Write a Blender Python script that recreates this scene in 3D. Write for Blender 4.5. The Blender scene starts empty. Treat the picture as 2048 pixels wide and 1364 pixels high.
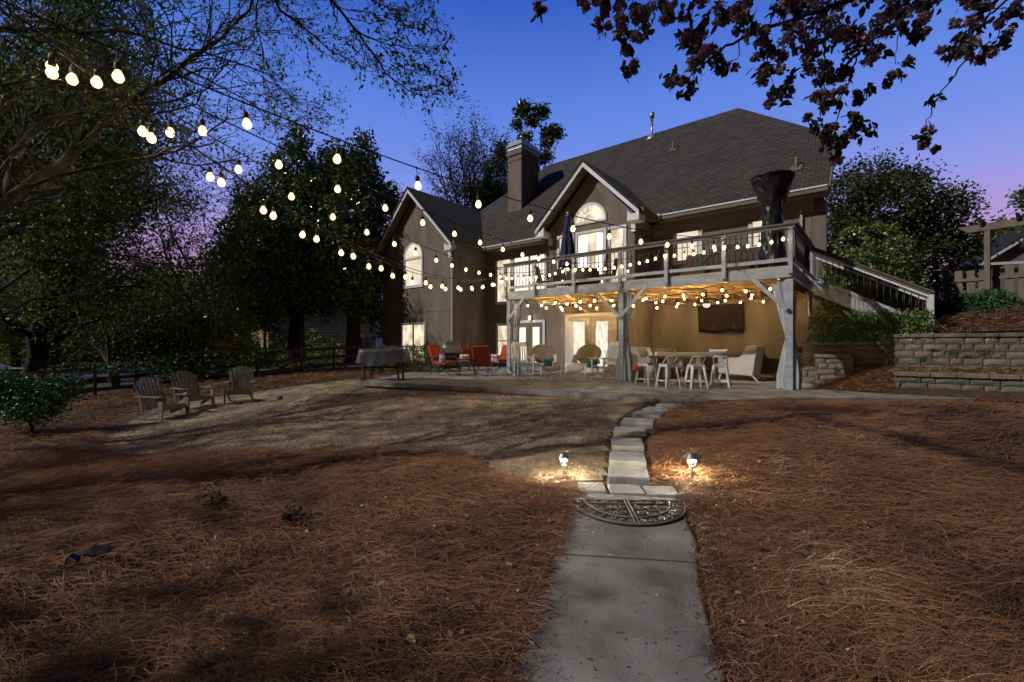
import bpy, bmesh, math, random
import numpy as np
from mathutils import Vector, Matrix, Euler
R = math.radians
random.seed(7); rng = np.random.default_rng(11)
scene = bpy.context.scene
COL = scene.collection

# ------------------------------------------------------------ camera / view frame
# world x runs along the house front, y goes into the house, z is up
YAW = R(39.0); CH = 1.0; F = 910.2
ca, sa = math.cos(YAW), math.sin(YAW)
cam_d = bpy.data.cameras.new('camera'); cam = bpy.data.objects.new('camera', cam_d); COL.objects.link(cam)
cam.location = (0, 0, CH); cam.rotation_euler = (R(90), 0, YAW)
cam_d.lens = 16.0; cam_d.sensor_width = 36.0; cam_d.shift_y = 8/2048; cam_d.clip_start = 0.05; cam_d.clip_end = 3000
scene.camera = cam
scene.view_settings.view_transform = 'Standard'; scene.view_settings.look = 'None'
scene.view_settings.exposure = 0.0; scene.view_settings.gamma = 1.0
scene.render.resolution_x = 1024; scene.render.resolution_y = 682

# ------------------------------------------------------------ dusk sky
w = bpy.data.worlds.new('World'); scene.world = w; w.use_nodes = True
nt = w.node_tree; nt.nodes.clear()
out = nt.nodes.new('ShaderNodeOutputWorld'); bg = nt.nodes.new('ShaderNodeBackground')
tc = nt.nodes.new('ShaderNodeTexCoord'); sep = nt.nodes.new('ShaderNodeSeparateXYZ')
nt.links.new(tc.outputs['Generated'], sep.inputs[0])
cr = nt.nodes.new('ShaderNodeValToRGB'); nt.links.new(sep.outputs['Z'], cr.inputs[0])
els = cr.color_ramp.elements
stops = [(0.0, (.52, .26, .40)), (0.13, (.53, .29, .50)), (0.20, (.42, .30, .63)), (0.28, (.26, .30, .76)),
         (0.36, (.165, .26, .74)), (0.46, (.105, .215, .70)), (0.60, (.035, .11, .52)), (0.74, (.012, .035, .16)), (1.0, (.005, .012, .06))]
els[0].position, els[0].color = stops[0][0], stops[0][1] + (1,)
els[1].position, els[1].color = stops[-1][0], stops[-1][1] + (1,)
for p, c in stops[1:-1]:
    e = els.new(p); e.color = c + (1,)
dt = nt.nodes.new('ShaderNodeVectorMath'); dt.operation = 'DOT_PRODUCT'
nt.links.new(tc.outputs['Generated'], dt.inputs[0]); dt.inputs[1].default_value = (-sa, ca, 0)
mr = nt.nodes.new('ShaderNodeMapRange'); mr.inputs[1].default_value = -.2; mr.inputs[2].default_value = .60
mr.inputs[3].default_value = .05; mr.inputs[4].default_value = 1.0
nt.links.new(dt.outputs['Value'], mr.inputs[0])
mx = nt.nodes.new('ShaderNodeVectorMath'); mx.operation = 'SCALE'
nt.links.new(cr.outputs[0], mx.inputs[0]); nt.links.new(mr.outputs[0], mx.inputs['Scale'])
nt.links.new(mx.outputs[0], bg.inputs[0]); bg.inputs[1].default_value = 1.08
nt.links.new(bg.outputs[0], out.inputs[0])

# low, weak key light from the left of the yard
sd = bpy.data.lights.new('sun', 'SUN'); sd.energy = 2.6; sd.angle = R(0.7); sd.color = (1.0, .95, .88)
sun = bpy.data.objects.new('sun', sd); COL.objects.link(sun)
SUN_T = Vector((.46, .66, -.56)).normalized()
sun.rotation_euler = SUN_T.to_track_quat('-Z', 'Y').to_euler()
sun.location = (-20, -20, 30)

# ------------------------------------------------------------ unprojection (photo survey -> metres)
def c2w(X, Y, z=0.0): return Vector((ca*X - sa*Y, sa*X + ca*Y, z))
def w2c(x, y): return (ca*x + sa*y, -sa*x + ca*y)
def at(px, py, Y):
    return c2w((px-1024)/F*Y, Y, CH + (690-py)/F*Y)
def onz(px, py, z):
    Y = (CH-z)*F/(py-690); return c2w((px-1024)/F*Y, Y, z)
def onv(px, v, py=690):
    k = (px-1024)/F; Y = v/(k*sa + ca); p = c2w(k*Y, Y, CH + (690-py)/F*Y); return p

# ------------------------------------------------------------ terrain
_cp = np.array([(0, 2, -.24), (-3, 3, -.28), (3, 3, -.24), (0, .1, -.26), (-6, 1, -.4), (6, 1, -.25), (1.5, 5, -.2), (2.5, 7.5, -.12), (5, 7, -.14), (8, 7, -.1),
    (3.2, 8.4, -.09), (12, 7, -.05), (-4.4, 12.8, -.2), (-1.5, 10.5, -.16), (-3, 7, -.36), (-1, 5, -.24), (-7.5, 12.4, -.62), (-8.6, 11.0, -.8), (-9.2, 10.3, -.86), (-6.5, 6, -.66),
    (-10, 7, -.9), (-15, 8, -1.1), (-16.9, 15, -1.05), (-16.6, 17, -.95), (-15.7, 19, -.85), (-11, 19.8, -.42), (-10.2, 22, -.3), (-8.2, 23, -.15),
    (-7, 17, -.18), (-4, 18, -.13), (-2, 15, -.13), (3, 13, -.13), (8, 11, -.12), (0, 20, -.13), (10, 16, -.13), (-25, 22, -1.1), (-20, 35, -.9), (-10, 35, -.7), (5, 40, -.5), (-60, 60, -1.2), (40, 40, -.3), (30, 5, -.2), (0, -10, -.4), (-20, -10, -1.2), (0, 150, -1), (150, 100, -1), (-150, 60, -1.5)], float)
def gbase(X, Y):
    X = np.asarray(X, float); Y = np.asarray(Y, float)
    d = (X[..., None]-_cp[:, 0])**2 + (Y[..., None]-_cp[:, 1])**2
    wt = 1/(d+.6)**1.6
    return (wt*_cp[:, 2]).sum(-1)/wt.sum(-1)
def inpoly(X, Y, poly):
    X = np.asarray(X); Y = np.asarray(Y); r = np.zeros(X.shape, bool); n = len(poly)
    for i in range(n):
        x1, y1 = poly[i]; x2, y2 = poly[(i+1) % n]
        if y1 == y2: continue
        c = ((y1 > Y) != (y2 > Y)) & (X < (x2-x1)*(Y-y1)/(y2-y1)+x1)
        r ^= c
    return r
def gcam(px, py):
    Y = 5.0
    for _ in range(30):
        z = float(gbase(np.array((px-1024)/F*Y), np.array(Y)))
        Y = .5*Y + .5*(CH-z)*F/(py-690)
    return ((px-1024)/F*Y, Y)
LAWN = [gcam(*p) for p in [(205, 900), (235, 862), (262, 842), (330, 826), (380, 800), (520, 783), (640, 767), (720, 757), (722, 766), (900, 776), (1090, 786), (1290, 798),
        (1285, 812), (1262, 822), (1240, 838), (1226, 860), (1216, 880), (1212, 905), (1211, 935), (1208, 962), (1155, 962), (1120, 960), (1062, 966), (1000, 950), (960, 918), (900, 906), (760, 903), (560, 907), (380, 905)]]
def nz(X, Y, s, seed):
    r = np.random.default_rng(seed); v = 0
    for i in range(7):
        a = r.uniform(0, 6.28); f = s*r.uniform(.6, 1.8); ph = r.uniform(0, 6.28)
        v = v + np.sin((X*math.cos(a)+Y*math.sin(a))*f + ph + 1.3*np.sin((X*math.sin(a)-Y*math.cos(a))*f*.6+ph*2))
    return v/7
def pdist(X, Y, poly):
    """distance to polygon edge"""
    best = np.full(np.shape(X), 1e9); n = len(poly)
    for i in range(n):
        a = poly[i]; b = poly[(i+1) % n]; dx, dy = b[0]-a[0], b[1]-a[1]
        t = np.clip(((X-a[0])*dx+(Y-a[1])*dy)/(dx*dx+dy*dy+1e-9), 0, 1)
        best = np.minimum(best, np.hypot(X-a[0]-t*dx, Y-a[1]-t*dy))
    return best
PATH = [tuple(w2c(*onz(x, y, -.20)[:2])) for x, y in [(1156, 984), (1352, 996), (1394, 1085), (1402, 1180), (1450, 1364)]]
PATH += [(.76, -.6), (-.02, -.6)] + [tuple(w2c(*onz(x, y, -.20)[:2])) for x, y in [(1020, 1364), (1060, 1240), (1118, 1085)]]
PAT = [tuple(w2c(*onz(x, y, -.03)[:2])) for x, y in [(718, 763), (1000, 776), (1180, 788), (1380, 801), (1620, 795), (2048, 797)]]
PAT += [(19, 5.5), (19.5, 6.4)] + [tuple(w2c(*p)) for p in [(.4, 12.5), (-.9, 13.0), (-1.5, 14.6), (-1.6, 17.4), (-15.6, 17.4), (-15.2, 12.8)]]
PZ = [tuple(w2c(*onz(x, y, -.19)[:2])) for x, y in [(1148, 960), (1356, 966), (1362, 1000), (1145, 990)]]
SZ = [tuple(w2c(*onz(x, y, -.13)[:2])) for x, y in [(1214, 962), (1214, 880), (1236, 842), (1285, 812), (1325, 803), (1368, 807), (1335, 830), (1310, 855), (1292, 880), (1294, 962)]]
def strawmask(X, Y):
    near = np.clip(pdist(X, Y, LAWN)/.35, 0, 1); m = np.where(inpoly(X, Y, LAWN), 0, near)
    m = m*np.where(inpoly(X, Y, PATH), 0, np.clip(.25+pdist(X, Y, PATH)/.18, 0, 1))
    m = m*np.where(inpoly(X, Y, PZ), 0, 1)*np.where(inpoly(X, Y, SZ), .0, 1)
    m = m*np.where(inpoly(X, Y, PAT), 0, np.clip(pdist(X, Y, PAT)/.3, 0, 1))
    return m
def gz(X, Y):
    """height of the ground with the humps of the straw beds (camera frame coordinates)"""
    X = np.asarray(X, float); Y = np.asarray(Y, float)
    m = strawmask(X, Y)
    h = gbase(X, Y); m = m*np.clip(pdist(X, Y, PATH)/.6, 0.0, 1)
    far = np.clip((14-np.hypot(X, Y))/4, 0, 1)
    return h + m*far*(.055 + .065*nz(X, Y, 2.2, 3) + .035*nz(X, Y, 6, 5))
def gw(x, y):
    X, Y = w2c(x, y); return float(gz(np.array(X), np.array(Y)))

# ------------------------------------------------------------ materials
MATS = {}
def mat(name, col, rough=.7, col2=None, nscale=8., bump=0., bscale=60., metal=0., emit=None, estr=0., trans=0., alpha=1., coat=0., detail=5., coords='Object', stretch=None, spec=.5, ramp=(.35, .65)):
    if name in MATS: return MATS[name]
    m = bpy.data.materials.new(name); m.use_nodes = True; n = m.node_tree; b = n.nodes['Principled BSDF']
    b.inputs['Base Color'].default_value = (*col, 1); b.inputs['Roughness'].default_value = rough
    b.inputs['Metallic'].default_value = metal; b.inputs['Specular IOR Level'].default_value = spec
    b.inputs['Alpha'].default_value = alpha
    if coat: b.inputs['Coat Weight'].default_value = coat
    if trans: b.inputs['Transmission Weight'].default_value = trans
    t = n.nodes.new('ShaderNodeTexCoord'); src = t.outputs[coords]
    if stretch:
        mp = n.nodes.new('ShaderNodeMapping'); mp.inputs['Scale'].default_value = stretch
        n.links.new(src, mp.inputs[0]); src = mp.outputs[0]
    if col2 is not None:
        no = n.nodes.new('ShaderNodeTexNoise'); no.inputs['Scale'].default_value = nscale; no.inputs['Detail'].default_value = detail
        n.links.new(src, no.inputs[0])
        rp = n.nodes.new('ShaderNodeValToRGB'); rp.color_ramp.elements[0].position = ramp[0]; rp.color_ramp.elements[1].position = ramp[1]
        rp.color_ramp.elements[0].color = (*col, 1); rp.color_ramp.elements[1].color = (*col2, 1)
        n.links.new(no.outputs[0], rp.inputs[0]); n.links.new(rp.outputs[0], b.inputs['Base Color'])
    if bump:
        nb = n.nodes.new('ShaderNodeTexNoise'); nb.inputs['Scale'].default_value = bscale; nb.inputs['Detail'].default_value = 4
        n.links.new(src, nb.inputs[0]); bp = n.nodes.new('ShaderNodeBump'); bp.inputs['Strength'].default_value = bump; bp.inputs['Distance'].default_value = .02
        n.links.new(nb.outputs[0], bp.inputs['Height']); n.links.new(bp.outputs[0], b.inputs['Normal'])
    if emit is not None:
        b.inputs['Emission Color'].default_value = (*emit, 1); b.inputs['Emission Strength'].default_value = estr
    MATS[name] = m; return m
def leafmat(name, c1, c2, c3=None, rough=.5, trans=.25, spec=.4):
    """colour varies leaf by leaf (random number kept in the UV map), a little light passes through"""
    m = bpy.data.materials.new(name); m.use_nodes = True; n = m.node_tree; b = n.nodes['Principled BSDF']
    uv = n.nodes.new('ShaderNodeUVMap'); s = n.nodes.new('ShaderNodeSeparateXYZ'); n.links.new(uv.outputs[0], s.inputs[0])
    rp = n.nodes.new('ShaderNodeValToRGB'); rp.color_ramp.elements[0].color = (*c1, 1); rp.color_ramp.elements[1].color = (*c2, 1)
    if c3: e = rp.color_ramp.elements.new(.86); e.color = (*c2, 1); rp.color_ramp.elements[-1].color = (*c3, 1)
    n.links.new(s.outputs[0], rp.inputs[0]); n.links.new(rp.outputs[0], b.inputs['Base Color'])
    b.inputs['Roughness'].default_value = rough; b.inputs['Specular IOR Level'].default_value = spec
    if trans:
        tr = n.nodes.new('ShaderNodeBsdfTranslucent'); n.links.new(rp.outputs[0], tr.inputs[0])
        mxs = n.nodes.new('ShaderNodeMixShader'); mxs.inputs[0].default_value = trans
        o = n.nodes['Material Output']; n.links.new(b.outputs[0], mxs.inputs[1]); n.links.new(tr.outputs[0], mxs.inputs[2]); n.links.new(mxs.outputs[0], o.inputs[0])
    MATS[name] = m; return m

# ------------------------------------------------------------ mesh helpers
class MB:
    def __init__(s): s.v = []; s.f = []; s.smooth = []
    def add(s, vs, fs, sm=False):
        o = len(s.v); s.v += [tuple(v) for v in vs]; s.f += [tuple(i+o for i in f) for f in fs]; s.smooth += [sm]*len(fs); return s
    def box(s, c, d, rz=0, M=None):
        hx, hy, hz = d[0]/2, d[1]/2, d[2]/2
        vs = [Vector((x, y, z)) for x in (-hx, hx) for y in (-hy, hy) for z in (-hz, hz)]
        if rz: m = Matrix.Rotation(rz, 3, 'Z'); vs = [m@v for v in vs]
        if M is not None: vs = [M@v for v in vs]
        return s.add([v+Vector(c) for v in vs], [(0, 1, 3, 2), (4, 6, 7, 5), (0, 4, 5, 1), (2, 3, 7, 6), (0, 2, 6, 4), (1, 5, 7, 3)])
    def b2(s, x0, x1, y0, y1, z0, z1): return s.box(((x0+x1)/2, (y0+y1)/2, (z0+z1)/2), (abs(x1-x0), abs(y1-y0), abs(z1-z0)))
    def beam(s, a, b, w, h, up=(0, 0, 1), w2=None, h2=None):
        a = Vector(a); b = Vector(b); d = (b-a).normalized(); up = Vector(up)
        x = d.cross(up)
        if x.length < 1e-4: x = d.cross(Vector((1, 0, 0)))
        x.normalize(); y = x.cross(d)
        w2 = w if w2 is None else w2; h2 = h if h2 is None else h2
        vs = [p + x*sx*ww/2 + y*sy*hh/2 for p, ww, hh in ((a, w, h), (b, w2, h2)) for sx, sy in ((-1, -1), (1, -1), (1, 1), (-1, 1))]
        return s.add(vs, [(3, 2, 1, 0), (4, 5, 6, 7), (0, 1, 5, 4), (1, 2, 6, 5), (2, 3, 7, 6), (3, 0, 4, 7)])
    def tube(s, pts, r, n=8, cap=True, sm=True):
        pts = [Vector(p) for p in pts]; m = len(pts); rr = r if hasattr(r, '__len__') else [r]*m
        vs = []; d0 = (pts[1]-pts[0]).normalized()
        x = d0.orthogonal().normalized()
        for i, p in enumerate(pts):
            d = (pts[min(i+1, m-1)]-pts[max(i-1, 0)])
            d = d.normalized() if d.length > 1e-9 else d0
            x = (x - d*x.dot(d)); x = x.normalized() if x.length > 1e-6 else d.orthogonal().normalized()
            y = d.cross(x)
            for k in range(n):
                a = 2*math.pi*k/n; vs.append(p + (x*math.cos(a)+y*math.sin(a))*rr[i])
        fs = [(i*n+k, i*n+(k+1) % n, (i+1)*n+(k+1) % n, (i+1)*n+k) for i in range(m-1) for k in range(n)]
        if cap: fs += [tuple(range(n-1, -1, -1)), tuple(range((m-1)*n, m*n))]
        return s.add(vs, fs, sm)
    def lathe(s, prof, c=(0, 0, 0), n=20, sx=1, sy=1, sm=True, M=None):
        vs = []; m = len(prof)
        for r, z in prof:
            for k in range(n):
                a = 2*math.pi*k/n; v = Vector((r*math.cos(a)*sx, r*math.sin(a)*sy, z))
                if M is not None: v = M@v
                vs.append(v+Vector(c))
        fs = [(i*n+k, i*n+(k+1) % n, (i+1)*n+(k+1) % n, (i+1)*n+k) for i in range(m-1) for k in range(n)]
        fs += [tuple(range(n-1, -1, -1)), tuple(range((m-1)*n, m*n))]
        return s.add(vs, fs, sm)
    def prism(s, poly, o, ax, ay, depth):
        """poly (a,b) in the plane o + a*ax + b*ay, extruded by vector depth"""
        o = Vector(o); ax = Vector(ax); ay = Vector(ay); dp = Vector(depth); n = len(poly)
        vs = [o+ax*a+ay*b for a, b in poly]; vs += [v+dp for v in vs]
        fs = [tuple(range(n-1, -1, -1)), tuple(range(n, 2*n))] + [(i, (i+1) % n, (i+1) % n+n, i+n) for i in range(n)]
        return s.add(vs, fs)
    def grid(s, fn, nu, nv, sm=True, close_u=False):
        vs = [fn(i/(nu-1) if not close_u else i/nu, j/(nv-1)) for j in range(nv) for i in range(nu)]
        fs = [(j*nu+i, j*nu+(i+1) % nu, (j+1)*nu+(i+1) % nu, (j+1)*nu+i) for j in range(nv-1) for i in range(nu if close_u else nu-1)]
        return s.add(vs, fs, sm)
    def sphere(s, c, r, n=12, m=8, sc=(1, 1, 1)):
        return s.lathe([(max(1e-4, r*math.sin(math.pi*i/m)), -r*math.cos(math.pi*i/m)*sc[2]) for i in range(m+1)], c, n, sc[0], sc[1])
def planar_uv(me):
    uv = me.uv_layers.new(name='UVMap'); d = uv.data; Z = Vector((0, 0, 1))
    for p in me.polygons:
        n = p.normal; t = Z.cross(n)
        t = t.normalized() if t.length > 1e-3 else Vector((1, 0, 0))
        b = n.cross(t)
        for li in p.loop_indices:
            co = me.vertices[me.loops[li].vertex_index].co; d[li].uv = (co.dot(t), co.dot(b))
def part(name, mb, m, parent=None, label=None, bevel=0., uv=False, solid=0., kind=None):
    me = bpy.data.meshes.new(name); me.from_pydata(mb.v, [], mb.f); me.polygons.foreach_set('use_smooth', mb.smooth)
    bm = bmesh.new(); bm.from_mesh(me); bmesh.ops.recalc_face_normals(bm, faces=bm.faces); bm.to_mesh(me); bm.free()
    me.update()
    if uv: planar_uv(me)
    me.materials.append(m); o = bpy.data.objects.new(name, me); COL.objects.link(o); o.parent = parent
    if label: o['label'] = label
    if kind: o['kind'] = kind
    if solid: q = o.modifiers.new('thick', 'SOLIDIFY'); q.thickness = solid
    if bevel: q = o.modifiers.new('bevel', 'BEVEL'); q.width = bevel; q.segments = 2; q.limit_method = 'ANGLE'
    return o
def tag(o, label, cat, group=None, kind=None):
    o['label'] = label; o['category'] = cat
    if group: o['group'] = group
    if kind: o['kind'] = kind
    return o
def thing(name, label, cat, loc=(0, 0, 0), rz=0, group=None, kind=None):
    o = bpy.data.objects.new(name, None); COL.objects.link(o); o.empty_display_size = .1
    o.location = loc; o.rotation_euler = (0, 0, rz); return tag(o, label, cat, group, kind)
def struct(name, mb, m, **k):
    o = part(name, mb, m, **k); o['kind'] = 'structure'; return o
def dup(root, loc, rz=None, label=None, scale=None):
    def cp(o, p):
        c = o.copy(); COL.objects.link(c); c.parent = p
        for ch in list(kids.get(o, [])): cp(ch, c)
        return c
    kids = {}
    def walk(o):
        kids[o] = list(o.children)
        for k in kids[o]: walk(k)
    walk(root); r = cp(root, None); r.location = loc
    if rz is not None: r.rotation_euler = (0, 0, rz)
    if scale is not None: r.scale = scale if hasattr(scale, '__len__') else (scale,)*3
    if label: r['label'] = label
    return r
def npmesh(name, V, Fq, m, uvr=None, parent=None, smooth=False):
    """mesh from numpy arrays, all faces with the same corner count"""
    k = Fq.shape[1]; me = bpy.data.meshes.new(name); nV = len(V); nF = len(Fq)
    me.vertices.add(nV); me.vertices.foreach_set('co', np.ascontiguousarray(V, np.float32).ravel())
    me.loops.add(nF*k); me.loops.foreach_set('vertex_index', np.ascontiguousarray(Fq, np.int32).ravel())
    me.polygons.add(nF); me.polygons.foreach_set('loop_start', np.arange(0, nF*k, k, dtype=np.int32))
    try: me.polygons.foreach_set('loop_total', np.full(nF, k, np.int32))
    except Exception: pass
    me.polygons.foreach_set('use_smooth', np.full(nF, smooth, bool))
    if uvr is not None:
        uv = me.uv_layers.new(name='UVMap'); a = np.zeros((nF*k, 2), np.float32); a[:, 0] = np.repeat(uvr, k); uv.data.foreach_set('uv', a.ravel())
    me.update(calc_edges=True); me.validate(); me.materials.append(m)
    o = bpy.data.objects.new(name, me); COL.objects.link(o); o.parent = parent; return o
LEAF = np.array([(0, 0, 0), (.26, .34, .05), (.17, .75, .02), (0, 1.05, -.08), (-.17, .75, .02), (-.26, .34, .05)], float); LEAF6 = np.array([(0, 1, 2, 3), (0, 3, 4, 5)])
def leaves(name, C, size, m, parent=None, hang=0., flat=.0, simple=False, wide=1.0):
    """one small folded blade per centre"""
    C = np.asarray(C, float); n = len(C); sz = size*rng.uniform(.6, 1.3, n)
    a = rng.uniform(0, 6.283, n); el = rng.normal(-hang, .6, n)*(1-flat)
    d = np.stack([np.cos(a)*np.cos(el), np.sin(a)*np.cos(el), np.sin(el)], 1)
    up = rng.normal(0, 1, (n, 3)); up[:, 2] += 1+3*flat
    s = np.cross(d, up); s /= np.linalg.norm(s, axis=1)[:, None]+1e-9; t = np.cross(s, d)
    if simple: L = np.array([(0, 0, 0), (.3, .5, .04), (0, 1, 0), (-.3, .5, .04)], float); Fi = np.array([(0, 1, 2, 3)])
    else: L = LEAF; Fi = LEAF6
    V = C[:, None, :] + sz[:, None, None]*(L[None, :, 0, None]*wide*s[:, None, :] + L[None, :, 1, None]*d[:, None, :] + L[None, :, 2, None]*t[:, None, :])
    k = len(L); Fq = (Fi[None]+(np.arange(n)*k)[:, None, None]).reshape(-1, 4)
    return npmesh(name, V.reshape(-1, 3), Fq, m, np.repeat(rng.uniform(0, 1, n), len(Fi)), parent)
def strands(name, P, ln, wd, m, parent=None, seg=4, lift=.25, curl=1.2, ang=None, uvr=None):
    """curved thin ribbons lying loosely on each other; P (n,3) roots in world coordinates"""
    n = len(P); L = ln*rng.uniform(.5, 1.25, n); a = rng.uniform(0, 6.283, n) if ang is None else ang+rng.normal(0, .6, n)
    cu = rng.normal(0, curl, n); el = rng.normal(0, lift, n); de = -el*2+rng.normal(0, .2, n)
    V = np.zeros((n, seg+1, 2, 3)); p = np.array(P, float)
    for i in range(seg+1):
        t = i/seg; aa = a+cu*t; e = el+de*t
        d = np.stack([np.cos(aa)*np.cos(e), np.sin(aa)*np.cos(e), np.sin(e)], 1)
        sd_ = np.stack([-np.sin(aa), np.cos(aa), np.zeros(n)], 1)
        wv = (wd*(1-.6*abs(t-.4)))[:, None] if hasattr(wd, '__len__') else wd*(1-.6*abs(t-.4))
        V[:, i, 0] = p-sd_*wv/2; V[:, i, 1] = p+sd_*wv/2; V[:, i, 1, 2] += np.abs(np.asarray(wv).reshape(-1) if hasattr(wd, '__len__') else wv)*.4
        p = p+d*(L/seg)[:, None]
    b = np.arange(n)[:, None]*(seg+1)*2; q = []
    for i in range(seg): q.append(np.stack([b[:, 0]+2*i, b[:, 0]+2*i+1, b[:, 0]+2*i+3, b[:, 0]+2*i+2], 1))
    Fq = np.stack(q, 1).reshape(-1, 4)
    return npmesh(name, V.reshape(-1, 3), Fq, m, np.repeat(rng.uniform(0, 1, n) if uvr is None else uvr, seg), parent)
# ============================================================ SETTING
m_soil = mat('soil', (.035, .02, .013), .95, (.075, .04, .024), 6, .6, 40)
m_lawn = mat('dormant_grass', (.14, .10, .062), .95, (.38, .29, .185), 2.2, .9, 55, detail=14, ramp=(.38, .62))
m_conc = mat('concrete', (.095, .093, .085), .9, (.27, .262, .24), 2.4, .3, 90, detail=14, ramp=(.33, .63))
m_paver = mat('paver_stone', (.25, .245, .235), .85, (.38, .37, .35), 5, .35, 60, detail=10)
# ground: one sheet to the horizon, fine near the camera
rs = np.concatenate([[0.02], np.geomspace(.5, 900, 230)]); th = np.linspace(0, 2*np.pi, 361)[:-1]
RR, TT = np.meshgrid(rs, th, indexing='ij'); GX, GY = RR*np.cos(TT), RR*np.sin(TT)
GZ = np.zeros_like(GX)
for i in range(GX.shape[0]): GZ[i] = gz(GX[i], GY[i])
low = inpoly(GX, GY, PATH) | inpoly(GX, GY, PAT); GZ = np.where(low, GZ-.03, GZ)
WX = ca*GX-sa*GY; WY = sa*GX+ca*GY
nr, ntn = GX.shape; I = np.arange(nr*ntn).reshape(nr, ntn)
Q = np.stack([I[:-1], np.roll(I, -1, 1)[:-1], np.roll(I, -1, 1)[1:], I[1:]], -1).reshape(-1, 4)
g = npmesh('ground', np.stack([WX, WY, GZ], -1).reshape(-1, 3), Q[:, ::-1], m_soil, None, smooth=True); g['kind'] = 'structure'

def sheet(name, poly, step, dz, m, zf=None):
    P = np.array(poly); x0, y0 = P.min(0); x1, y1 = P.max(0)
    xs = np.arange(x0, x1+step, step); ys = np.arange(y0, y1+step, step)
    A, B = np.meshgrid(xs, ys, indexing='ij'); Z = (gbase(A, B) if zf is None else zf(A, B))+dz
    V = np.stack([ca*A-sa*B, sa*A+ca*B, Z], -1).reshape(-1, 3); J = np.arange(A.size).reshape(A.shape)
    cx = (A[:-1, :-1]+A[1:, 1:])/2; cy = (B[:-1, :-1]+B[1:, 1:])/2; k = inpoly(cx, cy, poly)
    q = np.stack([J[:-1, :-1], J[1:, :-1], J[1:, 1:], J[:-1, 1:]], -1)[k]
    o = npmesh(name, V, q, m, None, smooth=True); o['kind'] = 'structure'; return o
sheet('lawn', LAWN, .07, .012, m_lawn)
# garden path of poured concrete
def slab(name, poly, z, m, h=.12, edge=.015):
    mb = MB(); W_ = [c2w(*p) for p in poly]
    mb.prism([(p.x, p.y) for p in W_], (0, 0, z-h), (1, 0, 0), (0, 1, 0), (0, 0, h)); return struct(name, mb, m, bevel=edge)
slab('path', PATH, -.195, m_conc)
slab('patio', PAT, -.03, m_conc)
# control joints of the patio, lying just proud of the slab as dirt filled lines
m_joint = mat('joint_dirt', (.03, .028, .025), .95)
mb = MB()
for a, b in [((1035, 781), (1078, 760)), ((1158, 789), (1200, 768)), ((1380, 800), (1420, 778)), ((720, 764.5), (1100, 768))]:
    if a[0] == 720: continue
    p, q = onz(*a, -.028), onz(*b, -.028); mb.beam(p+Vector((0, 0, .0)), q, .018, .004)
for py in (1108,):
    p, q = onz(1122, 1108, -.193), onz(1397, 1125, -.193); mb.beam(p, q, .005, .003)
struct('patio_joints', mb, m_joint)

# stepping stones, each its own slab
steps = [(1256, 933, 954, 78, -.135), (1254, 903, 922, 70, -.125), (1254, 875, 891, 62, -.115), (1259, 854, 865, 62, -.10), (1276, 836, 846, 62, -.09), (1297, 822, 830, 57, -.08), (1314, 813.5, 820, 48, -.065), (1341, 806, 812, 50, -.055)]
words = ['nearest the doormat slab', 'second from the doormat', 'third from the doormat', 'fourth from the doormat', 'fifth, where the row starts to bend', 'sixth, in the bend of the row', 'seventh, last but one before the patio', 'nearest the patio edge']
for i, (xc, y0, y1, wpx, z) in enumerate(steps):
    a, b = onz(xc, y1, z), onz(xc, y0, z); c = (a+b)/2; Yc = w2c(*c[:2])[1]; d = (b-a).length; W_ = wpx/F*Yc
    t = thing('stepping_stone', 'grey square stepping stone ' + words[i], 'stepping stone', (c.x, c.y, z-.09), YAW + R([-13, -13, -12, -14, -20, -27, -30, -32][i]), 'stepping stones from path to patio')
    mb = MB(); mb.box((0, 0, .045), (W_, d, .09)); part('slab', mb, m_paver, t, bevel=.012)
for i, (x0, x1, y0, y1) in enumerate([(1157, 1210, 965, 983), (1219, 1283, 969, 987), (1291, 1352, 973, 990)]):
    a, b = onz((x0+x1)/2, y1, -.19), onz((x0+x1)/2, y0, -.19); c = (a+b)/2; Yc = w2c(*c[:2])[1]
    t = thing('paver', 'pale rectangular paver ' + ['left of three', 'in the middle of three', 'right of three'][i] + ' set in gravel behind the doormat', 'paver', (c.x, c.y, -.245), YAW-R(4), 'three pavers behind the doormat')
    mb = MB(); mb.box((0, 0, .03), ((x1-x0)/F*Yc, (b-a).length, .06)); part('slab', mb, m_paver, t, bevel=.008)
m_peb = leafmat('gravel', (.12, .09, .06), (.3, .24, .17), (.45, .42, .38), trans=0)
mb = MB()
for i in range(900):
    X = random.uniform(.45, 1.42); Y = random.uniform(3.35, 3.86)-X*.06
    p = c2w(X, Y, -.215); r = random.uniform(.007, .016); mb.sphere(p, r, 6, 4, (1, random.uniform(.6, 1), .6))
tag(part('gravel', mb, mat('gravel_stones', (.12, .09, .06), .8, (.42, .36, .28), 30)), 'small brown gravel filling the gaps between the pavers', 'gravel', kind='stuff')

# ------------------------------------------------------------ right hand terrace and retaining walls
TV = 14.5
def zter(u, v):
    d = max(0, v-TV-.4)+max(0, u-1.0)*.35
    return (1.04 if u < 0 else 1.22) + min(1.25, .17*max(0, v-TV-.6)+.03*max(0, u))
mb = MB(); nu, nv = 60, 50
us = [-1.68+(45+1.68)*(i/(nu-1))**2 for i in range(nu)]; vs_ = [TV+.1+(70)*(i/(nv-1))**2.2 for i in range(nv)]
mb.grid(lambda a, b: Vector((us[round(a*(nu-1))], vs_[round(b*(nv-1))], zter(us[round(a*(nu-1))], vs_[round(b*(nv-1))]) + .04*math.sin(us[round(a*(nu-1))]*3.1+vs_[round(b*(nv-1))]*2.3))), nu, nv)
struct('terrace_ground', mb, m_soil)
m_block = mat('wall_block', (.095, .082, .062), .92, (.22, .19, .145), 2.3, .7, 38, detail=10, ramp=(.3, .7))
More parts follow.
